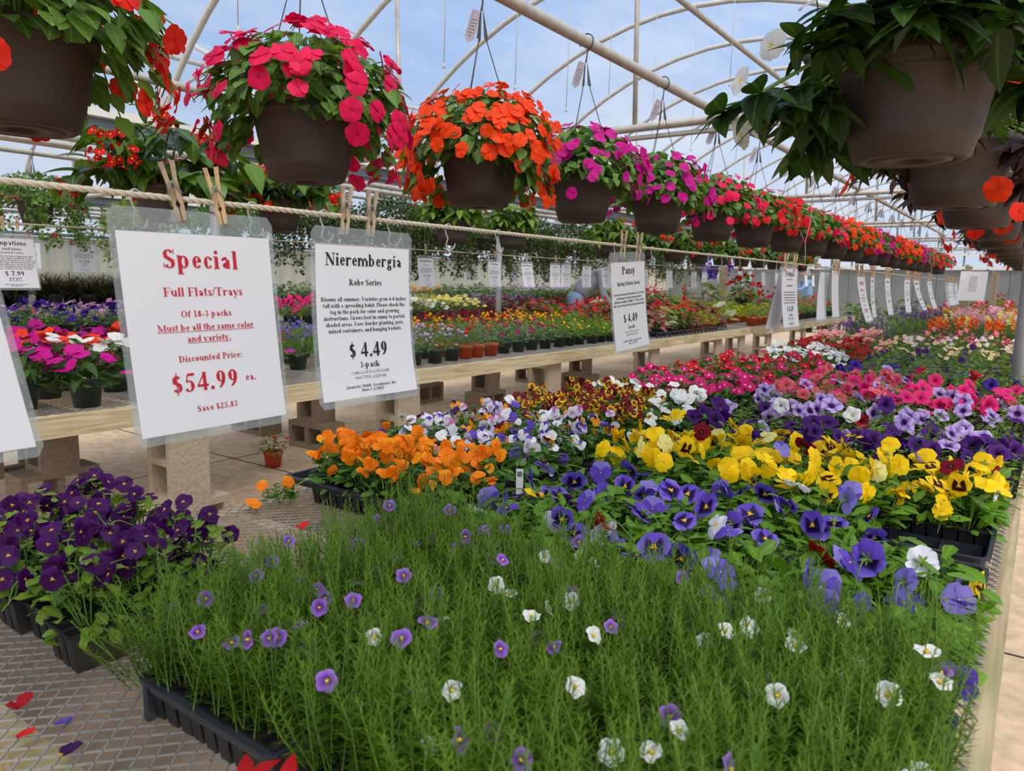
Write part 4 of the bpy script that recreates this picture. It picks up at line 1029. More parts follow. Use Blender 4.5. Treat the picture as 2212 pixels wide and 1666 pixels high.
def fl_cup(mats, s=0.0125):
    mb = MB(); n = 20; rings = [(0.03, -0.006), (0.2, -0.003), (0.55, -0.0002), (0.85, 0.0006), (1.0, 0.0002)]
    V, F, U = [], [], []; ph = R.uniform(0, 6)
    for r, z in rings:
        for j in range(n + 1):
            t = 2 * pi * j / n; k = max(0, r - 0.35) / 0.65
            rr = s * r * (1 - 0.16 * k * (0.5 - 0.5 * cos(5 * t)) ** 2); V.append((rr * cos(t), rr * sin(t), z + k * s * (0.10 * sin(5 * t + ph) + 0.12 * sin(2 * t + ph)))); U.append((j / n, r))
    for i in range(len(rings) - 1):
        for j in range(n):
            a = i * (n + 1) + j; F.append((a, a + 1, a + n + 2, a + n + 1))
    mb.add(V, F, 0, U, R.random()); mb.lathe([(0.0001, 0.0022), (0.0016, 0.0016), (0.0018, -0.002)], 6, 2)
    mb.tube([(0, 0, -0.006), (0, -0.004, -0.02), (0, -0.012, -0.03)], 0.0008, 4, 1, False)
    return mb.mesh('flower', [mats[0], LM['stem'], LM['yellow_eye']])
def fl_begonia(mats, s=1.0, n=9):
    """hanging truss of small four-petalled flowers"""
    mb = MB()
    for i in range(n):
        c = np.array((R.uniform(-.028, .028), R.uniform(-.045, .01), R.uniform(-.022, .022))) * s; nn = unit(c + np.array((0, 0.01, 0.012)))
        M3 = frame(nn, (0, 1, 0)); ro = R.uniform(0, 3)
        for k in range(4):
            a = ro + pi / 2 * k; d = M3[:, 0] * cos(a) + M3[:, 1] * sin(a) + nn * 0.25
            L0 = (0.017 if k % 2 else 0.013) * s
            scatter(mb, blade(L0, L0 * (1.15 if k % 2 else 0.7), 3, 'petal', 0.1, -0.1, 1), [c], [d], [nn], 1, [R.random()], 0)
        mb.lathe([(0.0001, 0.004), (0.003, 0.003), (0.0035, 0.0)], 6, 1, c + nn * 0.002)
        mb.tube([c, c * 0.4 + np.array((0, 0.01, 0)), (0, 0.025 * s, -0.01)], 0.0009, 3, 2, False)
    return mb.mesh('flower', [mats[0], LM['yellow_eye'], LM['stem']])
FLOWERS = {}
def flower(kind, cols, i=0, **k):
    key = (kind, cols, i, tuple(sorted(k.items())))
    if key not in FLOWERS:
        ms = [PM[c] for c in (cols if isinstance(cols, tuple) else (cols,))]
        FLOWERS[key] = {'impatiens': fl_impatiens, 'pansy': fl_pansy, 'petunia': fl_petunia, 'cup': fl_cup, 'begonia': fl_begonia}[kind](ms, **k)
    return FLOWERS[key]

# ------------------------------------------------------------------ foliage meshes
FOL = {}
def cached(key, fn):
    if key not in FOL: FOL[key] = fn()
    return FOL[key]
def fol_mound(mat, n, rx, ry, h, Ln, W, kind='ovate', nseg=3, zlow=0.0, stems=14, droop=0.2, cols=1, up=0.35, z0=0.0):
    """low bushy plant: leaves on and inside a rounded mound"""
    mb = MB()
    d = rdir(n, -0.05, 1.0); rad = NR.uniform(0.45, 1.0, n) ** 0.6
    P = d * rad[:, None] * np.array((rx, ry, h)) + np.array((0, 0, z0 + zlow))
    D = unit(np.stack([d[:, 0], d[:, 1], np.full(n, 0.0)], 1)) + NR.normal(0, 0.35, (n, 3)) + np.array((0, 0, 0.15))
    Nn = d * 0.6 + np.array((0, 0, up + 0.5)) + NR.normal(0, 0.3, (n, 3))
    tpl = blade(Ln, W, nseg, kind, 0.2, droop, cols)
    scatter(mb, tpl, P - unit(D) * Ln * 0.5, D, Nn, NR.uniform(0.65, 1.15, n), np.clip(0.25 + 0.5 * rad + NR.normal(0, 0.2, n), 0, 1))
    for i in range(stems):
        q = d[i % n] * np.array((rx, ry, h)) * 0.9
        mb.tube([(q[0] * 0.2, q[1] * 0.2, z0 - 0.005), (q[0] * 0.6, q[1] * 0.6, z0 + q[2] * 0.6), (q[0], q[1], z0 + q[2])], 0.0013, 4, 1, False)
    return mb.mesh('foliage', [LM[mat], LM['stem']])
def fol_needles(n_st, rx, ry, h, nl=58, mat='nier', flop=0.0):
    """tufts of thin upright stems thickly set with needle leaves"""
    mb = MB(); tpl = blade(0.0135, 0.0017, 2, 'needle', 0, 0.16)
    PP, DD, NN, VV, SS = [], [], [], [], []
    for i in range(n_st):
        b = np.array((R.uniform(-rx, rx), R.uniform(-ry, ry), 0.0)); hh = h * R.uniform(0.62, 1.12)
        tip = b * 1.25 + np.array((R.gauss(0, 0.016) , R.gauss(0, 0.016), hh)) + np.array((b[0], b[1], 0)) * flop
        mid = (b + tip) / 2 + np.array((R.gauss(0, 0.006), R.gauss(0, 0.006), hh * 0.06))
        mb.tube([b, mid, tip], [0.0011, 0.0009, 0.0005], 3, 1, False)
        t = np.linspace(0.12, 1.0, nl); P = ((1 - t) ** 2)[:, None] * b + (2 * t * (1 - t))[:, None] * mid + (t ** 2)[:, None] * tip
        ang = np.arange(nl) * 2.4 + R.uniform(0, 6); el = 0.35 + 0.9 * t ** 3
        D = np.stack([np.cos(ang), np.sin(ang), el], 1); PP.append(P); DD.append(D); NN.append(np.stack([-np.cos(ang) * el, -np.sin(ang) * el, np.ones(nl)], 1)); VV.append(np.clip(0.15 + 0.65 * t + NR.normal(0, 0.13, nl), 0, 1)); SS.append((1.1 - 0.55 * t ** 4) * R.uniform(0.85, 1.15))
    scatter(mb, tpl, np.concatenate(PP), np.concatenate(DD), np.concatenate(NN), np.concatenate(SS), np.concatenate(VV))
    return mb.mesh('foliage', [LM[mat], LM['stem']])
def fol_dome(mat, n, Rx, H, Ln, W, kind='ovate', low=-0.35, droopdir=0.5, nseg=4, inner=0.45, cols=1, hang=0.10, spread=(1, 1), gap=0.0):
    """crown of a hanging basket: leaves over a dome that spills down past the rim"""
    mb = MB(); d = rdir(n, low, 1.0)
    if gap:                                            # the side turned to the walkway shows its rim
        d = d[~((np.abs(np.arctan2(d[:, 1], d[:, 0])) < gap) & (d[:, 2] < -0.14))]; n = len(d)
    rad = NR.uniform(inner, 1.0, n) ** 0.55
    hz = np.where(d[:, 2] > 0, H, hang / max(0.05, abs(low)))
    P = d * rad[:, None] * np.stack([np.full(n, Rx * spread[0]), np.full(n, Rx * spread[1]), hz], 1)
    P[:, 2] = np.where(d[:, 2] < 0, P[:, 2], P[:, 2])
    lowm = d[:, 2] < 0.05
    rxy = np.linalg.norm(P[:, :2], axis=1); P[lowm, :2] *= np.maximum(1, 0.155 / np.maximum(rxy[lowm], 0.02))[:, None]
    D = np.stack([d[:, 0], d[:, 1], -droopdir * (1.1 - d[:, 2])], 1) + NR.normal(0, 0.3, (n, 3))
    Nn = d + np.array((0, 0, 0.5)) + NR.normal(0, 0.25, (n, 3))
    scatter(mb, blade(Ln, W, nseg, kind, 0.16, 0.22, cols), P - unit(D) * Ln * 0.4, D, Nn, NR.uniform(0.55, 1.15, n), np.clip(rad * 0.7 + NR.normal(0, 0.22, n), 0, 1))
    for i in range(34):
        q = P[i]; mb.tube([(q[0] * 0.25, q[1] * 0.25, -0.02), (q[0] * 0.7, q[1] * 0.7, max(q[2], 0.03) * 0.8 + 0.03), tuple(q)], 0.0022, 4, 1, False)
    return mb.mesh('foliage', [LM[mat], LM['stem']])
def fol_wings(mat, n, Rx, H, Ln, W, kind='heart', low=-0.3, stems=22):
    """arching begonia canes with big wing leaves"""
    mb = MB(); PP, DD, NN = [], [], []
    per = max(4, n // stems)
    for i in range(stems):
        a = 2 * pi * i / stems + R.uniform(-.2, .2); rr = Rx * R.uniform(0.35, 1.0); top = H * R.uniform(0.45, 1.0) * (1.3 - 0.7 * rr / Rx); end = top - rr * R.uniform(0.0, 0.7)
        c = [np.array((0.03 * cos(a), 0.03 * sin(a), 0.0)), np.array((rr * 0.4 * cos(a), rr * 0.4 * sin(a), top)), np.array((rr * cos(a), rr * sin(a), end))]
        t = np.linspace(0, 1, 9); P = ((1 - t) ** 2)[:, None] * c[0] + (2 * t * (1 - t))[:, None] * c[1] + (t ** 2)[:, None] * c[2]
        mb.tube(P, np.linspace(0.0042, 0.002, 9), 5, 1, False)
        for k in range(per):
            tt = 0.2 + 0.8 * (k + R.random()) / per; p = (1 - tt) ** 2 * c[0] + 2 * tt * (1 - tt) * c[1] + tt ** 2 * c[2]
            b = a + (1 if k % 2 else -1) * R.uniform(0.3, 1.5)
            PP.append(p + np.array((0.015 * cos(b), 0.015 * sin(b), 0))); DD.append((cos(b), sin(b), R.uniform(-1.0, 0.15))); NN.append((0.5 * cos(b), 0.5 * sin(b), 1.0))
    m = len(PP)
    scatter(mb, blade(Ln, W, 5, kind, 0.15, 0.25, 2), PP, np.array(DD) + NR.normal(0, .15, (m, 3)), np.array(NN) + NR.normal(0, .2, (m, 3)), NR.uniform(0.5, 1.15, m))
    return mb.mesh('foliage', [LM[mat], LM['brownstem']])
def fol_whorl(mat, stems, Rx, H, Ln, W, low=-0.15, per=9, drop=0.0, gap=0.0):
    """stems that each end in a whorl of long pointed leaves"""
    mb = MB(); PP, DD, NN = [], [], []
    dd = rdir(stems, low, 1.0)
    if gap: dd = dd[~((np.abs(np.arctan2(dd[:, 1], dd[:, 0])) < gap) & (dd[:, 2] < 0.30))]
    for d in dd:
        tip = d * np.array((Rx, Rx, H)) * R.uniform(0.6, 1.0); tip[2] -= drop * np.hypot(tip[0], tip[1])
        P = [np.array((0.02 * d[0], 0.02 * d[1], -0.02)), tip * 0.5 + np.array((0, 0, 0.06)), tip]; mb.tube(P, [0.005, 0.004, 0.003], 5, 1, False)
        for lev, sc in ((0.0, 1.0), (0.035, 0.95), (0.08, 0.8)):
            for k in range(per // 3 + 1):
                b = R.uniform(0, 6.28); e = unit(np.array((cos(b), sin(b), R.uniform(-0.9, 0.35))) + d * 0.35)
                PP.append(tip - unit(tip) * lev); DD.append(e); NN.append(np.array((0, 0, 1)) + d * 0.4)
    m = len(PP)
    scatter(mb, blade(Ln, W, 6, 'ovate' if mat == 'guinea' else 'lance', 0.22, 0.32, 1), PP, DD, np.array(NN) + NR.normal(0, .2, (m, 3)), NR.uniform(0.45, 1.1, m))
    return mb.mesh('foliage', [LM[mat], LM['stem']])
def fol_grass(mat, n, h, spread):
    mb = MB(); PP, DD, NN = [], [], []
    for i in range(n):
        a = R.uniform(0, 6.28); r = R.uniform(0, 0.05); e = R.uniform(0.3, 1.6)
        PP.append((r * cos(a), r * sin(a), 0)); DD.append((cos(a), sin(a), e * 1.2)); NN.append((-cos(a), -sin(a), 1.0))
    scatter(mb, blade(h, 0.010, 6, 'needle', 0.1, spread), PP, DD, NN, NR.uniform(0.6, 1.2, n))
    return mb.mesh('foliage', [LM[mat]])
def fol_trail(mat, n, Rx, H, hang, Ln=0.028, W=0.016, white=0, strands=40):
    """dense small-leaved crown with long trailing strands"""
    mb = MB(); d = rdir(n // 2, -0.1, 1.0); P = [d * np.array((Rx, Rx, H)) * NR.uniform(0.6, 1, (n // 2, 1))]; D = [d + NR.normal(0, .6, (n // 2, 3))]
    per = n // 2 // strands
    for i in range(strands):
        a = R.uniform(0, 6.28); r = Rx * R.uniform(0.75, 1.08); hh = hang * R.uniform(0.35, 1.0); t = NR.random(per)
        P.append(np.stack([r * cos(a) + NR.normal(0, .016, per), r * sin(a) + NR.normal(0, .016, per), 0.05 - hh * t], 1)); D.append(NR.normal(0, .7, (per, 3)) + np.array((cos(a) * .5, sin(a) * .5, -.4)))
        mb.tube([(r * .6 * cos(a), r * .6 * sin(a), 0.08), (r * cos(a), r * sin(a), 0.03), (r * cos(a), r * sin(a), 0.05 - hh)], 0.0012, 3, 1, False)
    P, D = np.concatenate(P), np.concatenate(D); m = len(P)
    scatter(mb, blade(Ln, W, 2, 'ovate', 0.15, 0.2), P, D, unit(P) + np.array((0, 0, .5)) + NR.normal(0, .4, (m, 3)), NR.uniform(.6, 1.2, m))
    if white:
        k = NR.integers(0, m, white); Q = P[k] + unit(P[k] * np.array((1, 1, 0.2))) * 0.012
        for _ in range(4): scatter(mb, blade(0.008, 0.006, 1, 'ovate', 0, 0), Q, NR.normal(0, 1, (white, 3)), unit(Q) + np.array((0, 0, .3)), 1.0, None, 2)
    return mb.mesh('foliage', [LM[mat], LM['brownstem'], PM['white']])
def bloom_mesh(name, col, n, rx, ry, h, s, z0=0.0, kind='five', spike=0, base=0.55, mat2=None, face=None):
    """many small blossoms of one plant seen from far: five-petalled discs, double heads, stars or spikes"""
    mb = MB(); d = rdir(n, base, 1.0)
    P = d * np.array((rx, ry, h)) / np.maximum(d[:, 2:3], 0.25) ** 0.0 + np.array((0, 0, z0)); P[:, 0] = NR.uniform(-rx, rx, n); P[:, 1] = NR.uniform(-ry, ry, n)
    q = 1 - 0.45 * (P[:, 0] / rx) ** 2 - 0.45 * (P[:, 1] / ry) ** 2; P[:, 2] = z0 + h * np.clip(q, 0.2, 1) * NR.uniform(0.82, 1.12, n)
    if spike:
        PP = []
        for p in P:
            for k in range(spike): PP.append(p + np.array((R.gauss(0, s * .5), R.gauss(0, s * .5), s * 1.1 * k)))
        P = np.array(PP)
    m = len(P); Nn = NR.normal(0, .45, (m, 3)) + np.array((0.15, -0.3, 0.9)); Nn = unit(Nn); v = NR.random(m)
    a0 = NR.uniform(0, 6, m); X = unit(np.cross(Nn, np.array((0.3, 1, 0.1)))); Y = np.cross(Nn, X)
    np_ = {'five': 5, 'double': 9, 'star': 5, 'four': 4}[kind]
    for k in range(np_):
        a = a0 + 2 * pi * k / 5 * (1 if kind != 'double' else 1.3); D = X * np.cos(a)[:, None] + Y * np.sin(a)[:, None] + Nn * (0.15 if kind != 'double' else 0.2 + 0.12 * k)
        scatter(mb, blade(s * (1 if kind != 'double' else 0.9), s * (1.45 if kind != 'star' else 0.6), 2, 'petal', 0.05, 0.1), P, D, Nn, 1.0, v, 1 if (mat2 and k % 2) else 0)
    for p in P[:: (spike or 1)]:
        mb.tube([tuple(p - Nn[0] * 0.002), (p[0] * 0.7, p[1] * 0.7, z0)], 0.001, 3, 2, False)
    return mb.mesh(name, [PM[col], PM[mat2] if mat2 else PM[col], LM['stem']])
# ------------------------------------------------------------------ packs, trays and flats on the near bench
BZ = 0.694
def pack_mesh():
    """black plastic three-cell pack, 86 mm square, cells side by side along x"""
    mb = MB(); h = 0.055
    for k in (-1, 0, 1):
        cx = k * 0.0288; a, b = 0.0135, 0.0415; c, d = 0.0100, 0.034
        V = [(cx - c, -d, 0), (cx + c, -d, 0), (cx + c, d, 0), (cx - c, d, 0), (cx - a, -b, h), (cx + a, -b, h), (cx + a, b, h), (cx - a, b, h)]
        mb.add(V, [(0, 3, 2, 1), (0, 1, 5, 4), (1, 2, 6, 5), (2, 3, 7, 6), (3, 0, 4, 7)])
        s = h - 0.008; e = 0.0128; f = 0.0405
        mb.add([(cx - e, -f, s), (cx + e, -f, s), (cx + e, f, s), (cx - e, f, s)], [(0, 1, 2, 3)], 1)
    o = 0.0435
    for s in (-1, 1):
        mb.box((0, s * (o - 0.001), h), (2 * o, 0.0035, 0.0025)); mb.box((s * (o - 0.001), 0, h), (0.0035, 2 * o, 0.0025)); mb.box((s * 0.0144, 0, h), (0.0025, 2 * o, 0.002))
    return mb.mesh('cell_pack', [MT['black'], MT['soil']], False)
PACK = pack_mesh()
def tray_obj(x0, x1, y0, y1, label, kind='solid', rows=6):
    cx, cy = (x0 + x1) / 2, (y0 + y1) / 2; w, l = (x1 - x0) / 2, (y1 - y0) / 2; h = 0.060
    mb = MB()
    def ring(ww, ll, z, r=0.018):
        o = []
        for qx, qy, a0 in ((1, 1, 0), (-1, 1, 90), (-1, -1, 180), (1, -1, 270)):
            for k in range(4):
                a = radians(a0 + 30 * k); o.append((qx * (ww - r) + r * cos(a), qy * (ll - r) + r * sin(a), z))
        return o
    if kind == 'solid': R_ = [ring(w - 0.016, l - 0.016, 0.0), ring(w - 0.006, l - 0.006, h - 0.004), ring(w, l, h - 0.004), ring(w, l, h), ring(w - 0.008, l - 0.008, h), ring(w - 0.018, l - 0.018, 0.003)]
    else: R_ = [ring(w - 0.008, l - 0.008, h - 0.018), ring(w - 0.004, l - 0.004, h - 0.004), ring(w, l, h - 0.004), ring(w, l, h), ring(w - 0.010, l - 0.010, h), ring(w - 0.012, l - 0.012, h - 0.018)]
    V = [v for r in R_ for v in r]; n = 16; F = []
    for i in range(len(R_) - 1):
        for j in range(n): F.append((i * n + j, i * n + (j + 1) % n, (i + 1) * n + (j + 1) % n, (i + 1) * n + j))
    if kind == 'solid': F += [tuple(range(n - 1, -1, -1)), tuple((len(R_) - 1) * n + j for j in range(n))]
    else: F += [(5 * n + j, 5 * n + (j + 1) % n, (j + 1) % n, j) for j in range(n)]
    mb.add(V, F)
    if kind != 'solid':
        for qx in (-1, 1):
            for qy in (-1, -0.34, 0.34, 1): mb.box((qx * (w - 0.012), qy * (l - 0.014), h / 2 - 0.006), (0.010, 0.014, h - 0.014))
        for k in range(1, rows): mb.box((0, -l + 2 * l * k / rows, h - 0.008), (2 * w - 0.02, 0.004, 0.006))
    elif rows:
        for k in range(1, rows): mb.box((0, -l + 2 * l * k / rows, 0.018), (2 * w - 0.04, 0.004, 0.030))
        for k in (-1, 1): mb.box((k * w / 3, 0, 0.018), (0.004, 2 * l - 0.04, 0.030))
    o = link('plant_tray', mb.mesh('plant_tray', MT['tray'], False), None, (cx, cy, BZ)); return tag(o, label, 'tray')
def nrm(bias, sp): return unit(np.array(bias) + NR.normal(0, sp, 3))
def put_flower(parent, me, p, n, s=1.0, u=(0, 0, 1), name='flower', roll=0.3):
    M3 = frame(n, u); a = R.gauss(0, roll); c, q = cos(a), sin(a); M3 = M3 @ np.array(((c, -q, 0), (q, c, 0), (0, 0, 1)))
    return link(name, me, parent, mat=mat4(M3, p, s))
# species: category, label, foliage builder(variant), flower choices [(kind, colours, weight, kwargs)], count, height, scale, spread of facing, bias
def fol(key, fn, nvar=3): return [cached((key, i), fn) for i in range(nvar)]
F_pansy = lambda: fol('pansy', lambda: fol_mound('pansy', 62, 0.062, 0.062, 0.085, 0.042, 0.021, 'obovate', 4, 0, 10, z0=0.045))
F_viola = lambda: fol('viola', lambda: fol_mound('viola', 74, 0.058, 0.058, 0.10, 0.030, 0.017, 'obovate', 4, 0, 14, z0=0.045))
F_fresh = lambda: fol('fresh', lambda: fol_mound('fresh', 80, 0.062, 0.062, 0.11, 0.026, 0.016, 'obovate', 4, 0, 16, z0=0.045))
F_nier = lambda: fol('nier', lambda: fol_needles(48, 0.044, 0.044, 0.142, 46), 4)
F_nierx = lambda: fol('nierx', lambda: fol_needles(26, 0.042, 0.042, 0.115, flop=0.9), 2)
F_pet = lambda: fol('pet', lambda: fol_mound('petunia', 130, 0.095, 0.085, 0.115, 0.028, 0.012, 'lance', 3, 0, 18, z0=0.04))
F_vin = lambda: fol('vin', lambda: fol_mound('vinca', 80, 0.085, 0.085, 0.12, 0.042, 0.018, 'obovate', 3, 0, 10, z0=0.04))
SP = {
 'nier_violet': ('nierembergia_pack', 'nierembergia', F_nier, [('cup', 'nviolet', 1, {})], (2, 5), 0.172, 0.85, (0.45, -0.45, 0.75), 0.4),
 'nier_mix': ('nierembergia_pack', 'nierembergia', F_nier, [('cup', 'nviolet', .55, {}), ('cup', 'nwhite', .45, {})], (1, 3), 0.174, 0.88, (0.45, -0.45, 0.75), 0.4),
 'nier_white': ('nierembergia_pack', 'nierembergia', F_nier, [('cup', 'nwhite', .86, {}), ('cup', 'nviolet', .14, {})], (1, 3), 0.174, 0.95, (0.4, -0.4, 0.85), 0.4),
 'violet_viola': ('viola_pack', 'viola', F_fresh, [('pansy', ('vviolet2', 'vviolet'), .6, {'s': .017, 'stem': .04}), ('pansy', 'vviolet', .4, {'s': .017, 'stem': .04})], (9, 13), 0.160, 1.0, (0.55, -0.5, 0.45), 0.55),
 'orange_viola': ('viola_pack', 'viola', F_viola, [('pansy', 'vorange', .6, {'s': .0175, 'stem': .04}), ('pansy', ('vorange2', 'vorange'), .2, {'s': .0165, 'stem': .04}), ('pansy', ('vorange2', 'vorange2'), .2, {'s': .015, 'stem': .04})], (7, 11), 0.160, 1.0, (0.5, -0.55, 0.45), 0.5),
 'blue_pansy': ('pansy_pack', 'pansy', F_pansy, [('pansy', ('pblue', 'pblue2'), .42, {}), ('pansy', ('plav', 'pblue'), .28, {}), ('pansy', ('plav', 'plav'), .14, {}), ('pansy', ('pyel', 'pyel2'), .05, {}), ('pansy', 'pred', .03, {}), ('pansy', 'pwhite', .04, {}), ('pansy', 'ppurp', .04, {})], (1, 3), 0.155, 0.98, (0.38, -0.22, 0.35), 0.85),
 'mixed_viola': ('viola_pack', 'viola', F_viola, [('pansy', ('pwhite', 'pwl'), .18, {'s': .018, 'stem': .04}), ('pansy', 'pwhite', .24, {'s': .018, 'stem': .04}), ('pansy', ('ppurp', 'vorange2'), .12, {'s': .017, 'stem': .04}), ('pansy', ('ppurp', 'pwl'), .10, {'s': .018, 'stem': .04}), ('pansy', ('ppink', 'pwl'), .08, {'s': .018, 'stem': .04}), ('pansy', ('pblue', 'pwhite'), .10, {'s': .018, 'stem': .04}), ('pansy', ('yb1', 'vorange2'), .08, {'s': .018, 'stem': .04}), ('pansy', 'pblue', .10, {'s': .018, 'stem': .04})], (4, 7), 0.155, 0.95, (0.5, -0.5, 0.5), 0.6),
 'bicolour_viola': ('viola_pack', 'viola', F_viola, [('pansy', ('yb1', 'yb2'), .55, {'s': .0145, 'stem': .04}), ('pansy', ('yb1', 'pburg'), .28, {'s': .0145, 'stem': .04}), ('pansy', ('yb2', 'yb2'), .17, {'s': .014, 'stem': .04})], (9, 14), 0.165, 1.0, (0.5, -0.55, 0.5), 0.5),
 'yellow_pansy': ('pansy_pack', 'pansy', F_pansy, [('pansy', 'pyel', .74, {}), ('pansy', ('pyel', 'pyel2'), .13, {}), ('pansy', 'pcream', .05, {}), ('pansy', 'pburg', .04, {}), ('pansy', ('pblue', 'plav'), .04, {})], (2, 5), 0.160, 0.92, (0.4, -0.4, 0.5), 0.75),
 'purple_petunia': ('petunia_pack', 'petunia', F_pet, [('petunia', 'petpurp', .85, {}), ('petunia', 'petlil', .15, {})], (3, 6), 0.150, 0.82, (0.45, -0.5, 0.6), 0.45),
 'lilac_petunia': ('petunia_pack', 'petunia', F_pet, [('petunia', 'petlil', .80, {}), ('petunia', 'petpurp', .10, {}), ('petunia', 'petred', .05, {}), ('petunia', 'petwhite', .05, {})], (2, 4), 0.155, 0.90, (0.45, -0.5, 0.6), 0.45),
 'pink_petunia': ('petunia_pack', 'petunia', F_pet, [('petunia', 'petpink', .9, {}), ('petunia', 'petlil', .1, {})], (3, 6), 0.155, 0.9, (0.45, -0.45, 0.7), 0.4),
 'coral_petunia': ('petunia_pack', 'petunia', F_pet, [('petunia', 'petcoral', .60, {}), ('petunia', 'petpink', .28, {}), ('petunia', 'petlil', .12, {})], (4, 7), 0.155, 0.88, (0.45, -0.45, 0.7), 0.4),
 'green_petunia': ('petunia_pack', 'petunia', F_pet, [('petunia', 'petblue', .5, {}), ('petunia', 'petred', .3, {}), ('petunia', 'petlil', .2, {})], (0, 2), 0.15, 0.9, (0.45, -0.45, 0.7), 0.4),
 'white_vinca': ('vinca_pack', 'vinca', F_vin, [('impatiens', 'vwhite', 1, {'s': .021})], (7, 11), 0.165, 1.0, (0.3, -0.35, 0.9), 0.3),
 'pink_vinca': ('vinca_pack', 'vinca', F_vin, [('impatiens', 'vpink', 1, {'s': .021})], (6, 9), 0.165, 1.0, (0.3, -0.35, 0.9), 0.4),
 'red_vinca': ('vinca_pack', 'vinca', F_vin, [('impatiens', 'vred', .7, {'s': .021}), ('impatiens', 'vpink', .3, {'s': .021})], (6, 9), 0.165, 1.0, (0.3, -0.35, 0.9), 0.4),
}
def put_pack(sp, x, y, z, label, group, nf=None, sc=1.0, rot=None, hmul=1.0):
    name, cat, FB, fls, cnt, h, fs, bias, spread = SP[sp]
    t = thing(name, label, cat + ' plant', (x, y, z), R.choice((0, pi / 2, pi, -pi / 2)) * 0 + R.uniform(-0.05, 0.05), group)
    link('cell_pack', PACK, t, scale=sc)
    link('foliage', R.choice(FB()), t, (0, 0, 0.05 if 'nier' in name else 0.0), (0, 0, R.uniform(0, 6.28)), (R.uniform(.92, 1.1), R.uniform(.92, 1.1), R.uniform(.88, 1.1) * hmul))
    n = R.randint(*cnt) if nf is None else nf
    lim = 0.05 if not name.startswith(('pet', 'vin')) else 0.075
    for i in range(n):
        r = R.random(); acc = 0
        for k, c, w, kw in fls:
            acc += w
            if r <= acc: break
        me = flower(k, c, R.randrange(3), **kw)
        px, py = R.uniform(-lim, lim), R.uniform(-lim, lim)
        pz = h * (0.98 - 0.28 * (px * px + py * py) / lim ** 2) * R.uniform(0.86, 1.13) * hmul
        put_flower(t, me, (px, py, pz), nrm(bias, spread), fs * R.uniform(0.85, 1.12), roll=0.35 if k == 'pansy' else 3)
    return t
def flat(x0, x1, y0, y1, sp, nx, ny, tlabel, plabel, kind='solid', skip=(), z=None, tray=True, hmul=1.0):
    if tray: tray_obj(x0, x1, y0, y1, tlabel, kind, ny)
    mx, my = (x1 - x0 - 0.02) / nx, (y1 - y0 - 0.02) / ny
    for i in range(nx):
        for j in range(ny):
            if (i, j) in skip: continue
            put_pack(sp, x0 + 0.01 + mx * (i + .5), y0 + 0.01 + my * (j + .5), BZ + (0.005 if tray else 0.0), plabel, plabel[:48], hmul=hmul)

# front: three flats of needle-leaved nierembergia, long side away from the camera
flat(-0.865, -0.595, 0.425, 0.955, 'nier_violet', 3, 6, 'black frame tray at the front edge under violet nierembergia', 'needle-leaved nierembergia pack with violet flowers, in the front tray nearest the bare mesh', 'frame')
flat(-0.585, -0.315, 0.425, 0.955, 'nier_mix', 3, 6, 'black frame tray at the front under mixed violet and white nierembergia', 'needle-leaved nierembergia pack in the middle front tray with violet and white cup flowers', 'frame')
flat(-0.305, -0.035, 0.425, 0.955, 'nier_white', 3, 6, 'black frame tray at the front right under white nierembergia', 'needle-leaved nierembergia pack with white cup flowers, in the front tray nearest the walkway', 'frame')
for k in range(6):
    y = 0.47 + 0.083 * k
    o = link('foliage', F_nierx()[k % 2], None, (-0.875 + R.uniform(-.01, .012), y, BZ + 0.035), (0, radians(-32) if k < 5 else 0.0, R.uniform(-.3, .3))); o.name = 'nierembergia_sprig'
    tag(o, 'needle-leaved sprig flopping over the left rim of the front nierembergia tray', 'nierembergia plant', 'sprigs flopping over the front tray')
# dark violet violas standing straight on the mesh
for i in range(5):
    for j in range(3):
        put_pack('violet_viola', -1.445 + 0.093 * i, 0.47 + 0.093 * j + (0.012 if i % 2 else 0), BZ, 'pack of dark violet violas standing on the bare mesh at the near left', 'dark violet viola packs')
flat(-1.50, -0.97, 1.13, 1.395, 'orange_viola', 6, 3, 'black tray of orange violas at the left bench edge', 'pack of orange violas in the tray at the left bench edge', 'frame', ((0, 0), (0, 2)))
for i, x in enumerate((-0.885, -0.595, -0.305)):
    w = ['left', 'middle', 'right'][i]
    flat(x, x + 0.27, 0.985, 1.515, 'blue_pansy', 3, 6, 'black tray under blue pansies, %s of the three behind the nierembergia' % w, 'pack of blue pansies in the %s one of the three trays behind the nierembergia' % w, 'solid', ((2, 5), (2, 4), (1, 5)) if i == 2 else ())
flat(-1.50, -0.955, 1.425, 1.69, 'mixed_viola', 6, 3, 'black tray of white and purple violas just behind the orange violas', 'pack of mixed white and purple violas just behind the orange violas')
flat(-1.50, -0.955, 1.715, 1.98, 'mixed_viola', 6, 3, 'black tray of white and purple violas second behind the orange ones', 'pack of mixed white and purple violas in the second tray behind the orange violas')
flat(-1.50, -0.955, 2.005, 2.27, 'bicolour_viola', 6, 3, 'black tray of yellow and burgundy violas before the white vinca', 'pack of small yellow and burgundy violas in the nearer tray')
flat(-1.50, -1.10, 2.295, 2.56, 'bicolour_viola', 4, 3, 'black tray of yellow and burgundy violas beside the white vinca', 'pack of small yellow and burgundy violas beside the white vinca')
for i, x in enumerate((-0.885, -0.595, -0.305)):
    w = ['left', 'middle', 'right'][i]
    flat(x, x + 0.27, 1.55, 2.06, 'yellow_pansy', 3, 6, 'black tray under yellow pansies, %s of the three' % w, 'pack of yellow pansies in the %s one of the three yellow trays' % w, 'solid', ((0, 0), (1, 0), (2, 0), (2, 1), (1, 1)) if i == 2 else ())
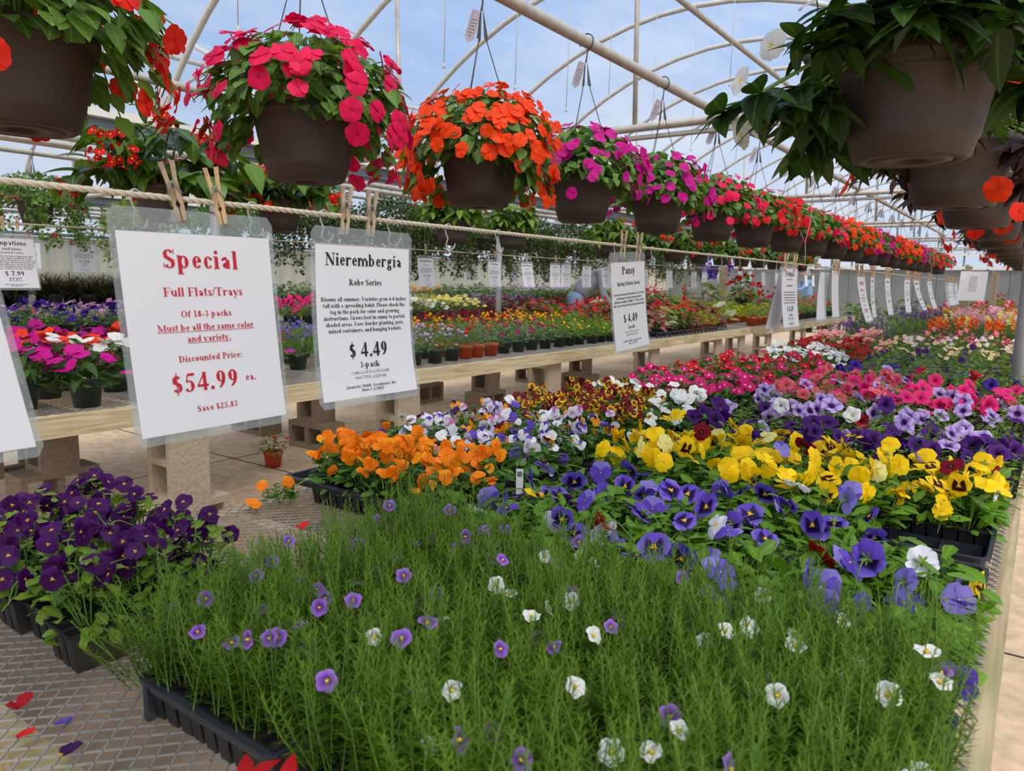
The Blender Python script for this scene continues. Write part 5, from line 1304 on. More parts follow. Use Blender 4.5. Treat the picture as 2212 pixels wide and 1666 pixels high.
# middle distance: bigger clumps
def field(x0, x1, y0, y1, sp, label, dx=0.155, dy=0.175):
    nx, ny = max(1, round((x1 - x0) / dx)), max(1, round((y1 - y0) / dy))
    for i in range(nx):
        for j in range(ny):
            put_pack(sp, x0 + (i + .5) * (x1 - x0) / nx + R.uniform(-.01, .01), y0 + (j + .5) * (y1 - y0) / ny + R.uniform(-.01, .01), BZ, label, label[:50], sc=1.45)
field(-0.90, 0.0, 2.10, 2.46, 'purple_petunia', 'dark purple petunia plant behind the yellow pansies')
field(-0.90, 0.0, 2.46, 2.98, 'lilac_petunia', 'lilac petunia plant with dark veins in front of the pink petunias')
field(-1.06, -0.93, 2.08, 2.62, 'white_vinca', 'white vinca plant beside the dark purple petunias')
field(-1.50, -1.08, 2.58, 2.74, 'white_vinca', 'white vinca plant behind the yellow and burgundy violas')
field(-1.50, -0.93, 2.76, 3.26, 'pink_vinca', 'hot pink vinca plant with white eye at the left bench edge')
field(-1.50, -0.93, 3.28, 4.40, 'red_vinca', 'red vinca plant at the left bench edge')
field(-0.90, -0.45, 3.00, 3.90, 'coral_petunia', 'coral pink petunia plant left of the hot pink petunias')
field(-0.45, 0.0, 3.00, 3.70, 'pink_petunia', 'hot pink petunia plant near the grey post')
field(-0.90, 0.0, 3.90, 4.42, 'green_petunia', 'mostly green petunia plant with few blooms behind the pink petunias', 0.18, 0.18)
# far half of the bench: one mesh of foliage and one of blossoms per clump
FARSP = {}
def far_species(key, fmat, Ln, W, h, col, n, s, kind='five', spike=0, mat2=None, lk='lance', nl=90, rx=0.12, ry=0.12):
    FARSP[key] = [(cached(('far' + key, i), lambda: fol_mound(fmat, nl, rx, ry, h, Ln, W, lk, 2, 0, 6, z0=0.03)), cached(('farb' + key, i), lambda: bloom_mesh('blossoms', col, n, rx, ry, h + 0.02, s, 0.03, kind, spike, mat2=mat2)) if n else None) for i in range(2)]
far_species('white', 'vinca', .05, .022, .13, 'vwhite', 34, .018); far_species('red', 'vinca', .05, .022, .13, 'deepred', 34, .018); far_species('pinkred', 'vinca', .05, .022, .13, 'vpink', 30, .018, mat2='vred')
far_species('salmon', 'vinca', .05, .022, .14, 'salmon', 30, .017, mat2='palepink'); far_species('green', 'nier', .05, .012, .17, 'angel', 3, .012); far_species('angel', 'petunia', .05, .012, .20, 'angel', 6, .009, 'five', 6)
far_species('yelmix', 'petunia', .04, .016, .13, 'paleyel', 7, .018, mat2='palepink'); far_species('whitemix', 'petunia', .04, .016, .13, 'vwhite', 8, .018, mat2='palepink'); far_species('redmix', 'petunia', .04, .016, .13, 'vred', 9, .020, mat2='palepink')
far_species('purplemix', 'petunia', .04, .016, .12, 'petpurp', 3, .022, mat2=None); far_species('snapo', 'vinca', .05, .014, .16, 'snaporange', 5, .014, 'five', 5); far_species('snapy', 'vinca', .05, .014, .17, 'paleyel', 6, .014, 'five', 5)
far_species('palepink', 'grey', .05, .014, .18, 'palepink', 14, .016, 'five', 3); far_species('yel', 'lime', .05, .016, .15, 'marigold', 14, .018, 'double'); far_species('brick', 'petunia', .05, .016, .17, 'brick', 5, .018, 'double')
FARPACK = cached('farpack', lambda: MB().box((0, 0, 0.03), (0.17, 0.17, 0.055)).mesh('cell_pack', MT['black'], False))
def far_clump(name, key, x, y, label, cat, group, sc=1.0, z=BZ):
    f, b = R.choice(FARSP[key])
    o = link(name, FARPACK, None, (x, y, z), (0, 0, R.uniform(-.1, .1)), sc); tag(o, label, cat, group)
    rz = R.uniform(0, 6.28)
    link('foliage', f, o, (0, 0, 0), (0, 0, rz), (1, 1, R.uniform(.85, 1.15)))
    if b: link('blossoms', b, o, (0, 0, 0), (0, 0, 0), (1, 1, R.uniform(.9, 1.15)))
    return o
def far_field(x0, x1, y0, y1, key, name, label, cat, d=0.235, sc=1.0):
    nx, ny = max(1, round((x1 - x0) / d)), max(1, round((y1 - y0) / d))
    for i in range(nx):
        for j in range(ny):
            far_clump(name, key, x0 + (i + .5) * (x1 - x0) / nx + R.uniform(-.015, .015), y0 + (j + .5) * (y1 - y0) / ny + R.uniform(-.015, .015), label, cat, label[:50], sc)
far_field(-1.50, -0.95, 4.64, 5.15, 'white', 'vinca_pack', 'white vinca clump behind the red vinca at the left bench edge', 'vinca plant')
far_field(-1.50, -0.95, 5.15, 5.85, 'red', 'vinca_pack', 'deep red vinca clump behind the white vinca clumps', 'vinca plant')
far_field(-1.50, -0.95, 5.85, 6.6, 'salmon', 'geranium_pack', 'salmon and pale pink clump at the left edge of the far bench half', 'geranium plant')
far_field(-1.50, -0.95, 6.6, 7.5, 'angel', 'angelonia_pack', 'green clump with violet flower spikes behind the salmon clumps', 'angelonia plant')
far_field(-1.50, -0.95, 7.5, 9.6, 'green', 'salvia_pack', 'plain green clump with a few violet flecks farther along the left bench edge', 'salvia plant', 0.27, 1.1)
far_field(-1.50, -0.95, 9.6, 11.6, 'angel', 'angelonia_pack', 'tall clump of violet spikes just before the wooden post', 'angelonia plant', 0.29, 1.15)
far_field(-0.92, 0.0, 4.64, 5.5, 'purplemix', 'petunia_pack', 'green clump with scattered violet blooms just beyond the grey post', 'petunia plant')
far_field(-0.92, 0.0, 5.5, 6.2, 'yelmix', 'petunia_pack', 'clump of pale yellow and pink blooms beyond the grey post', 'petunia plant')
far_field(-0.92, 0.0, 6.2, 6.9, 'whitemix', 'petunia_pack', 'clump of white and pale pink blooms beyond the grey post', 'petunia plant')
far_field(-0.92, 0.0, 6.9, 7.9, 'redmix', 'petunia_pack', 'clump of red and pink blooms before the orange snapdragons', 'petunia plant', 0.25)
far_field(-0.92, 0.0, 7.9, 8.9, 'snapo', 'snapdragon_pack', 'clump of orange snapdragons beyond the red and pink blooms', 'snapdragon plant', 0.26, 1.1)
far_field(-0.92, 0.0, 8.9, 9.8, 'snapy', 'snapdragon_pack', 'clump of pale yellow snapdragons behind the orange ones', 'snapdragon plant', 0.26, 1.1)
far_field(-0.92, 0.0, 9.8, 11.4, 'palepink', 'stock_pack', 'clump of pale pink spikes near the far end of the near bench', 'stock plant', 0.29, 1.2)
far_field(-1.50, 0.0, 11.7, 13.1, 'yel', 'marigold_pack', 'yellow marigold clump by the far wooden posts', 'marigold plant', 0.32, 1.3)
far_field(-1.50, 0.0, 13.3, 15.5, 'redmix', 'zinnia_pack', 'tall red and pink clump beyond the far wooden posts', 'zinnia plant', 0.42, 1.7)
far_field(-1.50, 0.0, 15.6, 19.6, 'brick', 'lantana_pack', 'tall orange flowered clump at the very end of the near bench', 'lantana plant', 0.5, 1.8)

# fallen petals and plant tags
for (x, y, c, rz) in ((-0.938, 0.321, 'red', 0.5), (-1.0, 0.345, 'deepred', 2.0), (-0.86, 0.335, 'ppurp', 1.0), (-0.93, 0.36, 'lobelia', 0.2), (-1.10, 0.86, 'deepred', 0.8), (-1.27, 1.0, 'red', 1.8)):
    mb = MB(); scatter(mb, blade(0.026, 0.022, 4, 'petal', 0.3, -0.2, 2), [(0, 0, 0.002)], [(cos(rz), sin(rz), 0.2)], [(0, 0, 1)], 1.0); scatter(mb, blade(0.02, 0.016, 4, 'petal', -0.3, 0.2, 2), [(0, 0, 0.004)], [(cos(rz + 1), sin(rz + 1), 0.3)], [(0, 0.3, 1)], 1.0)
    o = link('fallen_petal', mb.mesh('fallen_petal', PM[c]), None, (x, y, BZ + 0.002)); tag(o, {'red': 'bright red', 'deepred': 'dark red', 'ppurp': 'dark purple', 'lobelia': 'small blue'}[c] + ' fallen petal lying on the bare mesh ' + ('at the bottom left corner' if y < 0.33 else 'near the front tray' if y < 0.5 else 'by the left bench edge'), 'petal')
# red star flower poking in at the bottom edge
t = thing('nicotiana_sprig', 'dark red star-shaped flowers poking up at the bottom edge before the front tray', 'flower', (-0.565, 0.375, BZ + 0.02))
for k, (dx, dy, dz) in enumerate(((0, 0, 0.06), (0.045, 0.01, 0.068))):
    mb = MB()
    for q in range(5):
        a = 2 * pi * q / 5 + k; scatter(mb, blade(0.034, 0.016, 4, 'lance', 0.1, 0.25, 1), [(0, 0, 0)], [(cos(a), sin(a), 0.2)], [(0, 0, 1)], 1.0)
    mb.tube([(0, 0, 0), (0.002, 0.002, -0.03), (0.004, 0.0, -0.06)], 0.003, 6, 1, False)
    link('flower', mb.mesh('flower', [PM['deepred'], PM['palepink']]), t, (dx, dy, dz), (0.3, 0.2 * k, 0))
def plant_tag(x, y, z, label, rz=0.4):
    mb = MB(); mb.box((0, 0, 0.03), (0.016, 0.001, 0.06)); mb.box((0, -0.0008, 0.048), (0.011, 0.0004, 0.012), 1)
    o = link('plant_tag', mb.mesh('plant_tag', [MT['paper'], MT['grey_ink']], False), None, (x, y, z), (0.1, 0, rz)); tag(o, label, 'plant tag')
plant_tag(-0.915, 1.32, BZ + 0.075, 'small white plant tag between the orange violas and the blue pansies', 0.6)
plant_tag(-0.05, 1.85, BZ + 0.07, 'small white plant tag at the right end of the yellow pansies', 1.2)
for i, (x, y) in enumerate(((-2.3, 1.7), (-2.5, 1.75), (-2.9, 2.2), (-2.6, 2.5), (-2.2, 2.0), (-3.5, 2.3), (-2.1, 1.4), (-2.75, 1.5), (-2.45, 2.9), (-3.6, 1.6))):
    mb = MB(); scatter(mb, blade(0.024, 0.02, 3, 'petal', 0.2, 0.1, 1), [(0, 0, 0.003)], [(cos(i), sin(i), 0.1)], [(0, 0, 1)], 1.0)
    o = link('fallen_petal', mb.mesh('fallen_petal', PM['vpink' if i % 2 else 'deepred']), None, (x, y, 0.001)); tag(o, 'pink or red petal fallen on the wet aisle floor', 'petal', 'petals on the aisle floor')

# ------------------------------------------------------------------ potted plants on the middle and back benches
def pot_mesh(mat, r0=0.043, r1=0.056, h=0.095, n=20):
    mb = MB(); mb.lathe([(0.0005, 0), (r0, 0), (r0 + (r1 - r0) * .8, h * .78), (r1 + 0.002, h * .80), (r1 + 0.003, h), (r1 - 0.003, h), (r1 - 0.004, h * .86)], n); mb.lathe([(r1 - 0.004, h * .86), (0.0005, h * .88)], n, 1)
    return mb.mesh('pot', [MT[mat], MT['soil']])
POTS = {'green': pot_mesh('green_pot'), 'terra': pot_mesh('terra'), 'black': pot_mesh('black'), 'big': pot_mesh('black', 0.085, 0.105, 0.19)}
POTSP = {}
def pot_species(key, f, b): POTSP[key] = ([cached(('pf' + key, i), f) for i in range(2)], [cached(('pb' + key, i), b) for i in range(2)] if b else None)
zt = 0.085
def mound(mat, n, r, h, Ln, W, kind='ovate', **k): return lambda: fol_mound(mat, n, r, r, h, Ln, W, kind, 3, 0, 8, z0=zt, **k)
def blooms(c, n, r, h, s, kind='five', spike=0, mat2=None): return lambda: bloom_mesh('blossoms', c, n, r, r, h, s, zt, kind, spike, mat2=mat2)
pot_species('ng_magenta', mound('guinea', 70, .15, .11, .085, .034, 'lance'), blooms('magenta', 15, .12, .145, .030)); pot_species('ng_white', mound('guinea', 65, .14, .10, .08, .032, 'lance'), blooms('white', 15, .11, .14, .029)); pot_species('ng_orange', mound('guinea', 60, .14, .10, .08, .032, 'lance'), blooms('brick', 15, .12, .14, .027))
pot_species('lobelia', mound('petunia', 130, .10, .15, .028, .009, 'lance'), blooms('lobelia', 44, .11, .18, .009)); pot_species('nemesia', mound('grey', 120, .10, .15, .04, .007, 'lance'), blooms('lav', 22, .11, .17, .010)); pot_species('dianthus', mound('grey', 150, .11, .16, .055, .006, 'lance'), blooms('red', 3, .10, .20, .017, 'double'))
pot_species('alyssum', mound('small', 90, .09, .10, .028, .012), blooms('lav', 34, .11, .13, .010)); pot_species('lantana', mound('grey', 120, .11, .13, .034, .014), blooms('magenta', 4, .10, .16, .017, 'double')); pot_species('daisy', mound('fresh', 120, .11, .13, .085, .011, 'lance'), blooms('marigold', 2, .09, .15, .015, 'double'))
pot_species('begonia', mound('begonia', 46, .16, .20, .095, .06, 'heart'), blooms('red', 12, .14, .25, .020, 'four')); pot_species('caladium', mound('caladium', 40, .16, .22, .11, .075, 'heart'), None); pot_species('cream', mound('cream', 36, .17, .22, .11, .07, 'heart'), None); pot_species('marigold', mound('small', 90, .09, .10, .03, .01, 'lance'), blooms('marigold', 18, .09, .14, .013, 'double'))
pot_species('petviolet', mound('petunia', 90, .12, .11, .03, .015), blooms('petblue', 16, .13, .14, .028)); pot_species('petstar', mound('petunia', 90, .12, .11, .03, .015), blooms('pstar', 22, .13, .15, .025, 'star')); pot_species('petpinkp', mound('petunia', 90, .12, .11, .03, .015), blooms('petpink', 20, .13, .15, .024)); pot_species('petcream', mound('petunia', 80, .12, .11, .03, .015), blooms('pyp', 20, .13, .15, .026)); pot_species('petwhitep', mound('petunia', 80, .12, .11, .03, .015), blooms('petwhite', 22, .13, .14, .026))
pot_species('burg', mound('coleus', 110, .12, .16, .045, .026), None); pot_species('lavn', mound('grey', 80, .11, .14, .03, .01), blooms('lav', 40, .12, .17, .012)); pot_species('greenp', mound('vinca', 90, .14, .18, .06, .03), None); pot_species('lime', mound('lime', 90, .12, .13, .045, .026), None); pot_species('yelpot', mound('small', 80, .10, .12, .04, .014), blooms('marigold', 14, .10, .15, .016, 'double')); pot_species('fresh', mound('fresh', 80, .10, .12, .035, .015), blooms('red', 5, .10, .13, .012)); pot_species('hosta', mound('grey', 40, .15, .16, .09, .05, 'heart'), None); pot_species('redger', mound('begonia', 60, .12, .2, .05, .045, 'heart'), blooms('red', 14, .12, .26, .024, 'double'))
def potted(key, x, y, pot, name, label, cat, group=None, sc=1.0, z=BZ):
    f, b = POTSP[key]
    t = link(name, POTS[pot], None, (x, y, z), (0, 0, R.uniform(0, 6.28)), sc); tag(t, label, cat, group)
    link('foliage', R.choice(f), t, (0, 0, 0), (0, 0, R.uniform(0, 6.28)), (1, 1, R.uniform(.88, 1.15)))
    if b: link('blossoms', R.choice(b), t, (0, 0, 0), (0, 0, -t.rotation_euler[2] + R.uniform(-.3, .3)), (1, 1, R.uniform(.9, 1.12)))
    return t
PLAB = {'ng_magenta': ('new_guinea_impatiens', 'magenta impatiens'), 'ng_white': ('new_guinea_impatiens', 'white impatiens'), 'ng_orange': ('new_guinea_impatiens', 'bright orange impatiens'), 'lobelia': ('potted_lobelia', 'blue violet lobelia'), 'nemesia': ('potted_nemesia', 'lilac flowered nemesia'),
        'dianthus': ('potted_dianthus', 'spiky red dianthus'), 'alyssum': ('potted_alyssum', 'low lilac alyssum'), 'lantana': ('potted_verbena', 'magenta verbena'), 'daisy': ('potted_gazania', 'strappy green gazania'), 'begonia': ('potted_begonia', 'red winged begonia'), 'caladium': ('potted_caladium', 'pink leaved caladium'), 'cream': ('potted_caladium', 'cream leaved caladium'),
        'marigold': ('potted_marigold', 'small yellow marigold'), 'petviolet': ('potted_petunia', 'deep violet petunia'), 'petstar': ('potted_petunia', 'pink striped petunia'), 'petpinkp': ('potted_petunia', 'hot pink petunia'), 'petcream': ('potted_petunia', 'pale yellow petunia'), 'petwhitep': ('potted_petunia', 'white petunia'), 'burg': ('potted_coleus', 'burgundy leaved coleus'), 'lavn': ('potted_lavender', 'pale lavender plant'),
        'greenp': ('potted_hydrangea', 'leafy dark green hydrangea'), 'lime': ('potted_coleus', 'lime leaved coleus'), 'yelpot': ('potted_lantana', 'yellow lantana'), 'fresh': ('potted_verbena', 'red specked verbena'), 'hosta': ('potted_hosta', 'grey green hosta'), 'redger': ('potted_geranium', 'red geranium')}
def pot_rows(keys, x0, x1, y0, y1, dx, dy, where, pots=('green',), sc=1.0, jit=0.02, z=BZ, front=None):
    nx, ny = max(1, round(abs(x1 - x0) / dx)), max(1, round((y1 - y0) / dy))
    for i in range(nx):
        for j in range(ny):
            k = keys[(i if len(keys) == nx else R.randrange(len(keys)))] if not callable(keys) else keys(i, j)
            if k is None: continue
            p = R.choice(pots); nm, d = PLAB[k]
            pc = {'green': 'green pot', 'terra': 'terracotta pot', 'black': 'black pot'}[p]
            lab = '%s in %s%s %s' % (d, pc, ', front' if i == 0 else '', where.replace('of the', 'on the', 1) if i else where.replace('of the', 'of', 1))
            potted(k, x0 + (x1 - x0) * (i + .5) / nx + R.uniform(-jit, jit), y0 + (y1 - y0) * (j + .5) / ny + R.uniform(-jit, jit), p, nm, lab, d.split()[-1] if nm.startswith('new') else nm.split('_')[-1], lab[:60], sc, z)
W = 'of the middle bench'
for x, y, k, lab in ((-3.215, 1.455, 'ng_magenta', 'magenta impatiens in a green pot at the bench edge left of the red special sign'), (-3.33, 1.26, 'ng_magenta', 'magenta impatiens in a green pot at the far left beside the cut off sign'), (-3.56, 1.45, 'ng_magenta', 'magenta impatiens in a green pot behind the two front magenta ones'),
                     (-3.55, 1.74, 'ng_white', 'white New Guinea impatiens in a green pot behind the front magenta one'), (-3.75, 1.62, 'ng_white', 'white New Guinea impatiens farther back with its blooms left of the sign edge'), (-3.62, 1.18, 'ng_orange', 'bright orange New Guinea impatiens left of the magenta and white ones')):
    potted(k, x, y, 'green', 'new_guinea_impatiens', lab, 'impatiens', None, 1.15)
pot_rows(['ng_magenta', 'ng_orange', 'ng_magenta'], -3.85, -4.9, 0.9, 2.5, .26, .24, W + ' left of the signs', sc=1.05)
pot_rows(['ng_magenta', 'ng_orange'], -3.3, -3.8, 1.95, 2.55, .24, .2, W + ' behind the red special sign', sc=1.1)
pot_rows(['lobelia', 'lobelia', 'petpinkp', 'petpinkp', 'ng_magenta'], -3.50, -4.9, 2.60, 3.15, .27, .19, W + ' between the two big signs', sc=1.05)
pot_rows(['nemesia', 'nemesia', 'lobelia', 'nemesia', 'alyssum', 'daisy', 'daisy'], -3.15, -4.75, 3.25, 3.78, .23, .19, W + ' right of the Nierembergia sign')
pot_rows(['alyssum', 'nemesia', 'dianthus', 'fresh', 'dianthus', 'daisy', 'daisy'], -3.17, -4.75, 3.78, 3.96, .23, .18, W + ' beside the terracotta pots')
pot_rows(['dianthus', 'dianthus', 'fresh', 'dianthus', 'daisy', 'daisy', 'yelpot'], -3.17, -4.75, 3.96, 4.42, .23, .16, W + ' at its centre', ('terra',))
pot_rows(['lantana', 'lantana', 'dianthus', 'daisy', 'yelpot', 'daisy', 'burg', 'burg'], -3.22, -5.15, 4.46, 5.45, .24, .19, W + ' right of the terracotta pots')
pot_rows(['daisy', 'daisy', 'daisy', 'yelpot', 'yelpot', 'burg', 'burg', 'burg'], -3.22, -5.2, 5.45, 6.55, .25, .18, W + ' left of the Pansy sign')
pot_rows(['marigold', 'fresh', 'begonia', 'begonia', 'caladium', 'yelpot', 'burg'], -3.22, -5.2, 6.55, 6.95, .28, .2, W + ' right of the Pansy sign')
for i, y in enumerate((7.08, 7.42, 7.76, 8.10, 8.44, 8.78)):
    o = tray_obj(-3.42, -3.14, y - .16, y + .16, 'black cell tray at the front edge of the middle bench right of the Pansy sign', 'frame', 4); o['group'] = 'black cell trays past the Pansy sign'
pot_rows(['begonia', 'begonia', 'caladium', 'caladium', 'cream', 'lime'], -3.14, -5.2, 7.0, 8.0, .3, .26, W + ' past the Pansy sign', ('black',))
pot_rows(['fresh', 'caladium', 'caladium', 'caladium', 'redger', 'lime'], -3.14, -5.2, 8.0, 9.0, .3, .27, W + ' before the Petunia sign', ('black', 'terra'))
pot_rows(['caladium', 'caladium', 'caladium', 'cream', 'lime'], -3.28, -5.2, 9.0, 9.65, .34, .28, W + ' near its far end', ('terra',), 1.15)
potted('cream', -4.35, 11.4, 'green', 'potted_caladium', 'large cream white caladium standing in front of the wooden post', 'caladium', None, 2.2)
potted('redger', -4.1, 12.3, 'green', 'potted_geranium', 'tall red flowered plant right of the wooden post', 'geranium', None, 2.0, BZ + 0.15)
pot_rows(['fresh', 'lime', 'lime', 'lime', 'hosta'], -3.02, -5.1, 9.95, 12.4, .4, .27, 'of the far middle bench', ('terra',), 1.3)
pot_rows(['hosta', 'fresh', 'redger'], -3.05, -5.1, 12.6, 15.3, .5, .36, 'at the far end of the far middle bench', ('green',), 1.4)
W3 = 'of the back bench'
pot_rows(['petviolet', 'petviolet', 'petstar'], -6.75, -7.7, 2.3, 2.95, .30, .24, W3 + ' at the left', sc=1.25)
pot_rows(['petviolet', 'petstar', 'petstar'], -6.85, -7.7, 2.95, 4.3, .30, .25, W3 + ' left of the red special sign', sc=1.25)
potted('fresh', -6.80, 2.62, 'green', 'potted_verbena', 'low green plant with reddish tips in a green pot left of the violet petunias', 'verbena', None, 1.3)
pot_rows(['petpinkp', 'petpinkp', 'hosta'], -6.75, -7.9, 5.3, 6.9, .36, .28, W3 + ' between the two big signs', sc=1.3)
pot_rows(['petwhitep', 'petcream', 'petcream'], -6.85, -7.8, 7.0, 8.0, .30, .24, W3 + ' above the nemesia', sc=1.3)
pot_rows(['petcream', 'petcream', 'petcream'], -6.85, -7.8, 8.0, 8.9, .30, .24, W3 + ' left of the grey post', sc=1.3)
pot_rows(['burg', 'lavn', 'lavn'], -6.8, -8.0, 8.9, 11.2, .4, .30, W3 + ' around the grey post', sc=1.3)
pot_rows(['burg', 'greenp', 'greenp'], -6.8, -8.0, 11.2, 14.0, .45, .34, W3 + ' by the person in grey', sc=1.4)
pot_rows(['redger', 'lime', 'greenp'], -6.8, -8.0, 14.0, 17.5, .5, .42, W3 + ' at its far end', sc=1.5)
GR = [cached(('grass', i), lambda: fol_grass('grass', 330, 0.46, 0.55)) for i in range(3)]
for i in range(10):
    for j in range(2):
        t = link('potted_grass', POTS['big'], None, (-10.25 - 0.42 * j + R.uniform(-.03, .03), 2.75 + 0.40 * i + R.uniform(-.03, .03), 0.80)); tag(t, 'dark fountain grass in a black pot, ' + ('front row' if j == 0 else 'rear row') + ' on the grey wall bench', 'grass', 'dark grasses %d' % j if False else ('front row of dark grasses' if j == 0 else 'rear row of dark grasses'))
        t['kind'] = 'thing'; link('foliage', GR[(i + j) % 3], t, (0, 0, 0.17), (0, 0, R.uniform(0, 6.28)))
pot_rows(['hosta', 'hosta'], -10.1, -10.9, 7.0, 9.6, .45, .36, 'of the grey bench by the wall', sc=1.5, z=0.80)
pot_rows(['yelpot', 'yelpot'], -10.1, -10.9, 9.6, 11.8, .45, .30, 'of the grey bench behind the white petunias', sc=1.4, z=0.80)
pot_rows(['hosta', 'hosta'], -10.1, -10.9, 11.8, 14.2, .45, .34, 'of the grey bench farther along the wall', ('terra', 'green'), 1.5, z=0.80)
pot_rows(['lavn', 'hosta'], -10.1, -10.9, 14.2, 17.0, .5, .42, 'of the grey bench behind the person', sc=1.5, z=0.80)
pot_rows(['lime', 'greenp'], -10.1, -10.9, 17.0, 19.8, .5, .42, 'at the far end of the grey bench', sc=1.6, z=0.80)
potted('fresh', -4.05, 2.98, 'terra', 'potted_verbena', 'green plant in an orange pot standing on the floor under the middle bench', 'verbena', None, 1.1, 0.002)

# tubs standing on the floor in front of the end wall
for i in range(5):
    for j in range(2):
        potted('greenp' if (i + j) % 3 else 'hosta', -5.2 + 1.2 * i + R.uniform(-.1, .1), 21.2 + 1.6 * j, 'green', 'potted_shrub', 'tall leafy shrub in a green pot standing before the grey end wall', 'shrub', 'shrubs before the end wall', 3.4, 0.0)
mb = MB(); mb.add([(0, -.075, -.032), (0, .075, -.032), (0, .075, .032), (0, -.075, .032)], [(0, 1, 2, 3)])
o = link('bench_number', mb.mesh('bench_number', MT['paper'], False), None, (-2.9485, 10.12, 0.645)); tag(o, 'small white sticker with green bench number on the far middle bench rail', 'sticker')
mb = MB(); put_text(mb, '2-8', 0, -.022, .062, lambda u, v: (0.0008, u, v)); link('lettering', mb.mesh('lettering', MT['green_ink'], False), o)

t = thing('viola_sprig', 'trailing orange viola stem drooping over the left tray rim onto the bare mesh', 'viola plant', (-1.43, 1.10, BZ + 0.008))
mb = MB(); mb.tube([(0.06, 0.06, 0.06), (0.02, 0.03, 0.055), (-0.03, -0.01, 0.02), (-0.06, -0.04, 0.006)], [.002, .002, .0018, .001], 5); link('stem', mb.mesh('stem', LM['stem']), t)
link('foliage', F_viola()[0], t, (-0.02, -0.015, -0.008), (0, 0, 1.0), (.75, .55, .42))
for k, (px, py, pz) in enumerate(((-.085, -.02, .034), (-.05, -.075, .014), (-.02, -.085, .014), (-.01, .0, .05))):
    put_flower(t, flower('pansy', ('vorange2', 'vorange'), k % 3, s=.0165, stem=.022), (px, py, pz), nrm((.4, -.6, .5), .4), 1.0)
# ------------------------------------------------------------------ hanging baskets
def basket_pot():
    mb = MB(); mb.lathe([(0.0005, 0.010), (0.030, 0.010), (0.034, 0.0), (0.074, 0.0), (0.076, 0.004), (0.080, 0.004), (0.082, 0.0), (0.098, 0.001), (0.106, 0.006), (0.114, 0.036), (0.1175, 0.040), (0.117, 0.044), (0.1195, 0.047), (0.119, 0.050),
                          (0.1385, 0.150), (0.1400, 0.152), (0.1395, 0.156), (0.1425, 0.168), (0.1510, 0.170), (0.1530, 0.176), (0.1530, 0.190), (0.1490, 0.193), (0.1450, 0.190), (0.1440, 0.172)], 48)
    mb.lathe([(0.1440, 0.172), (0.0005, 0.180)], 48, 1)
    return mb.mesh('pot', [MT['pot'], MT['soil']])
BPOT = basket_pot()
def saucer_mesh():
    mb = MB(); mb.lathe([(0.024, 0.0102), (0.030, 0.0100)], 24); return mb.mesh('saucer', MT['pot'])
RAIL_Z = 2.29
HANG = {}
def hanger_meshes(zr):
    k = round(zr, 2)
    if k not in HANG:
        w = []
        for i in range(3):
            a = 2 * pi * i / 3 + 0.5; mb = MB(); ap = zr - 0.185
            mb.tube([(0.151 * cos(a), 0.151 * sin(a), 0.178), (0.146 * cos(a), 0.146 * sin(a), 0.205), (0.018 * cos(a), 0.018 * sin(a), ap), (0.012 * cos(a), 0.012 * sin(a), ap + 0.012)], 0.0019, 6)
            w.append(mb.mesh('wire', MT['wire']))
        mb = MB(); ap = zr - 0.18
        for i in range(3):
            a = 2 * pi * i / 3 + 0.5; c, s = cos(a), sin(a); t = 0.0012
            V = [(0.004 * c - t * s, 0.004 * s + t * c, ap + 0.105), (0.004 * c + t * s, 0.004 * s - t * c, ap + 0.105), (0.026 * c + t * s, 0.026 * s - t * c, ap - 0.008), (0.026 * c - t * s, 0.026 * s + t * c, ap - 0.008), (0.010 * c + t * s, 0.010 * s - t * c, ap - 0.002), (0.010 * c - t * s, 0.010 * s + t * c, ap - 0.002)]
            mb.add(V, [(0, 1, 2, 3), (0, 5, 4, 1), (5, 3, 2, 4), (1, 4, 2), (0, 3, 5)])
        P = [(0, 0, ap + 0.095), (0.004, 0, ap + 0.12)] + [(0.034 * cos(radians(q)), 0, zr + 0.034 * sin(radians(q))) for q in range(-80, 215, 15)]
        mb.tube(P, 0.0032, 6)
        HANG[k] = (w, mb.mesh('hook_bracket', MT['wire'], False))
    return HANG[k]
def tag_mesh():
    mb = MB(); V = [(-.016, 0, 0), (.016, 0, 0), (.018, 0, -.022), (.018, 0, -.095), (.0, 0, -.112), (-.018, 0, -.095), (-.018, 0, -.022)]
    mb.add([(x, -.0008, z) for x, y, z in V] + [(x, .0008, z) for x, y, z in V], [tuple(range(7)), tuple(range(13, 6, -1))] + [(i, i + 7, (i + 1) % 7 + 7, (i + 1) % 7) for i in range(7)])
    for k, wd in enumerate((.02, .024, .018, .026, .022, .012)): mb.add([(-wd / 2, s, -.034 - .011 * k + h) for s in (-.0011,) for h in (0,)] * 0 + [(-wd / 2, -.0011, -.034 - .011 * k), (wd / 2, -.0011, -.034 - .011 * k), (wd / 2, -.0011, -.031 - .011 * k), (-wd / 2, -.0011, -.031 - .011 * k)], [(0, 1, 2, 3)], 1)
    return mb.mesh('care_tag', [MT['tagm'], MT['grey_ink']], False)
TAG = tag_mesh()
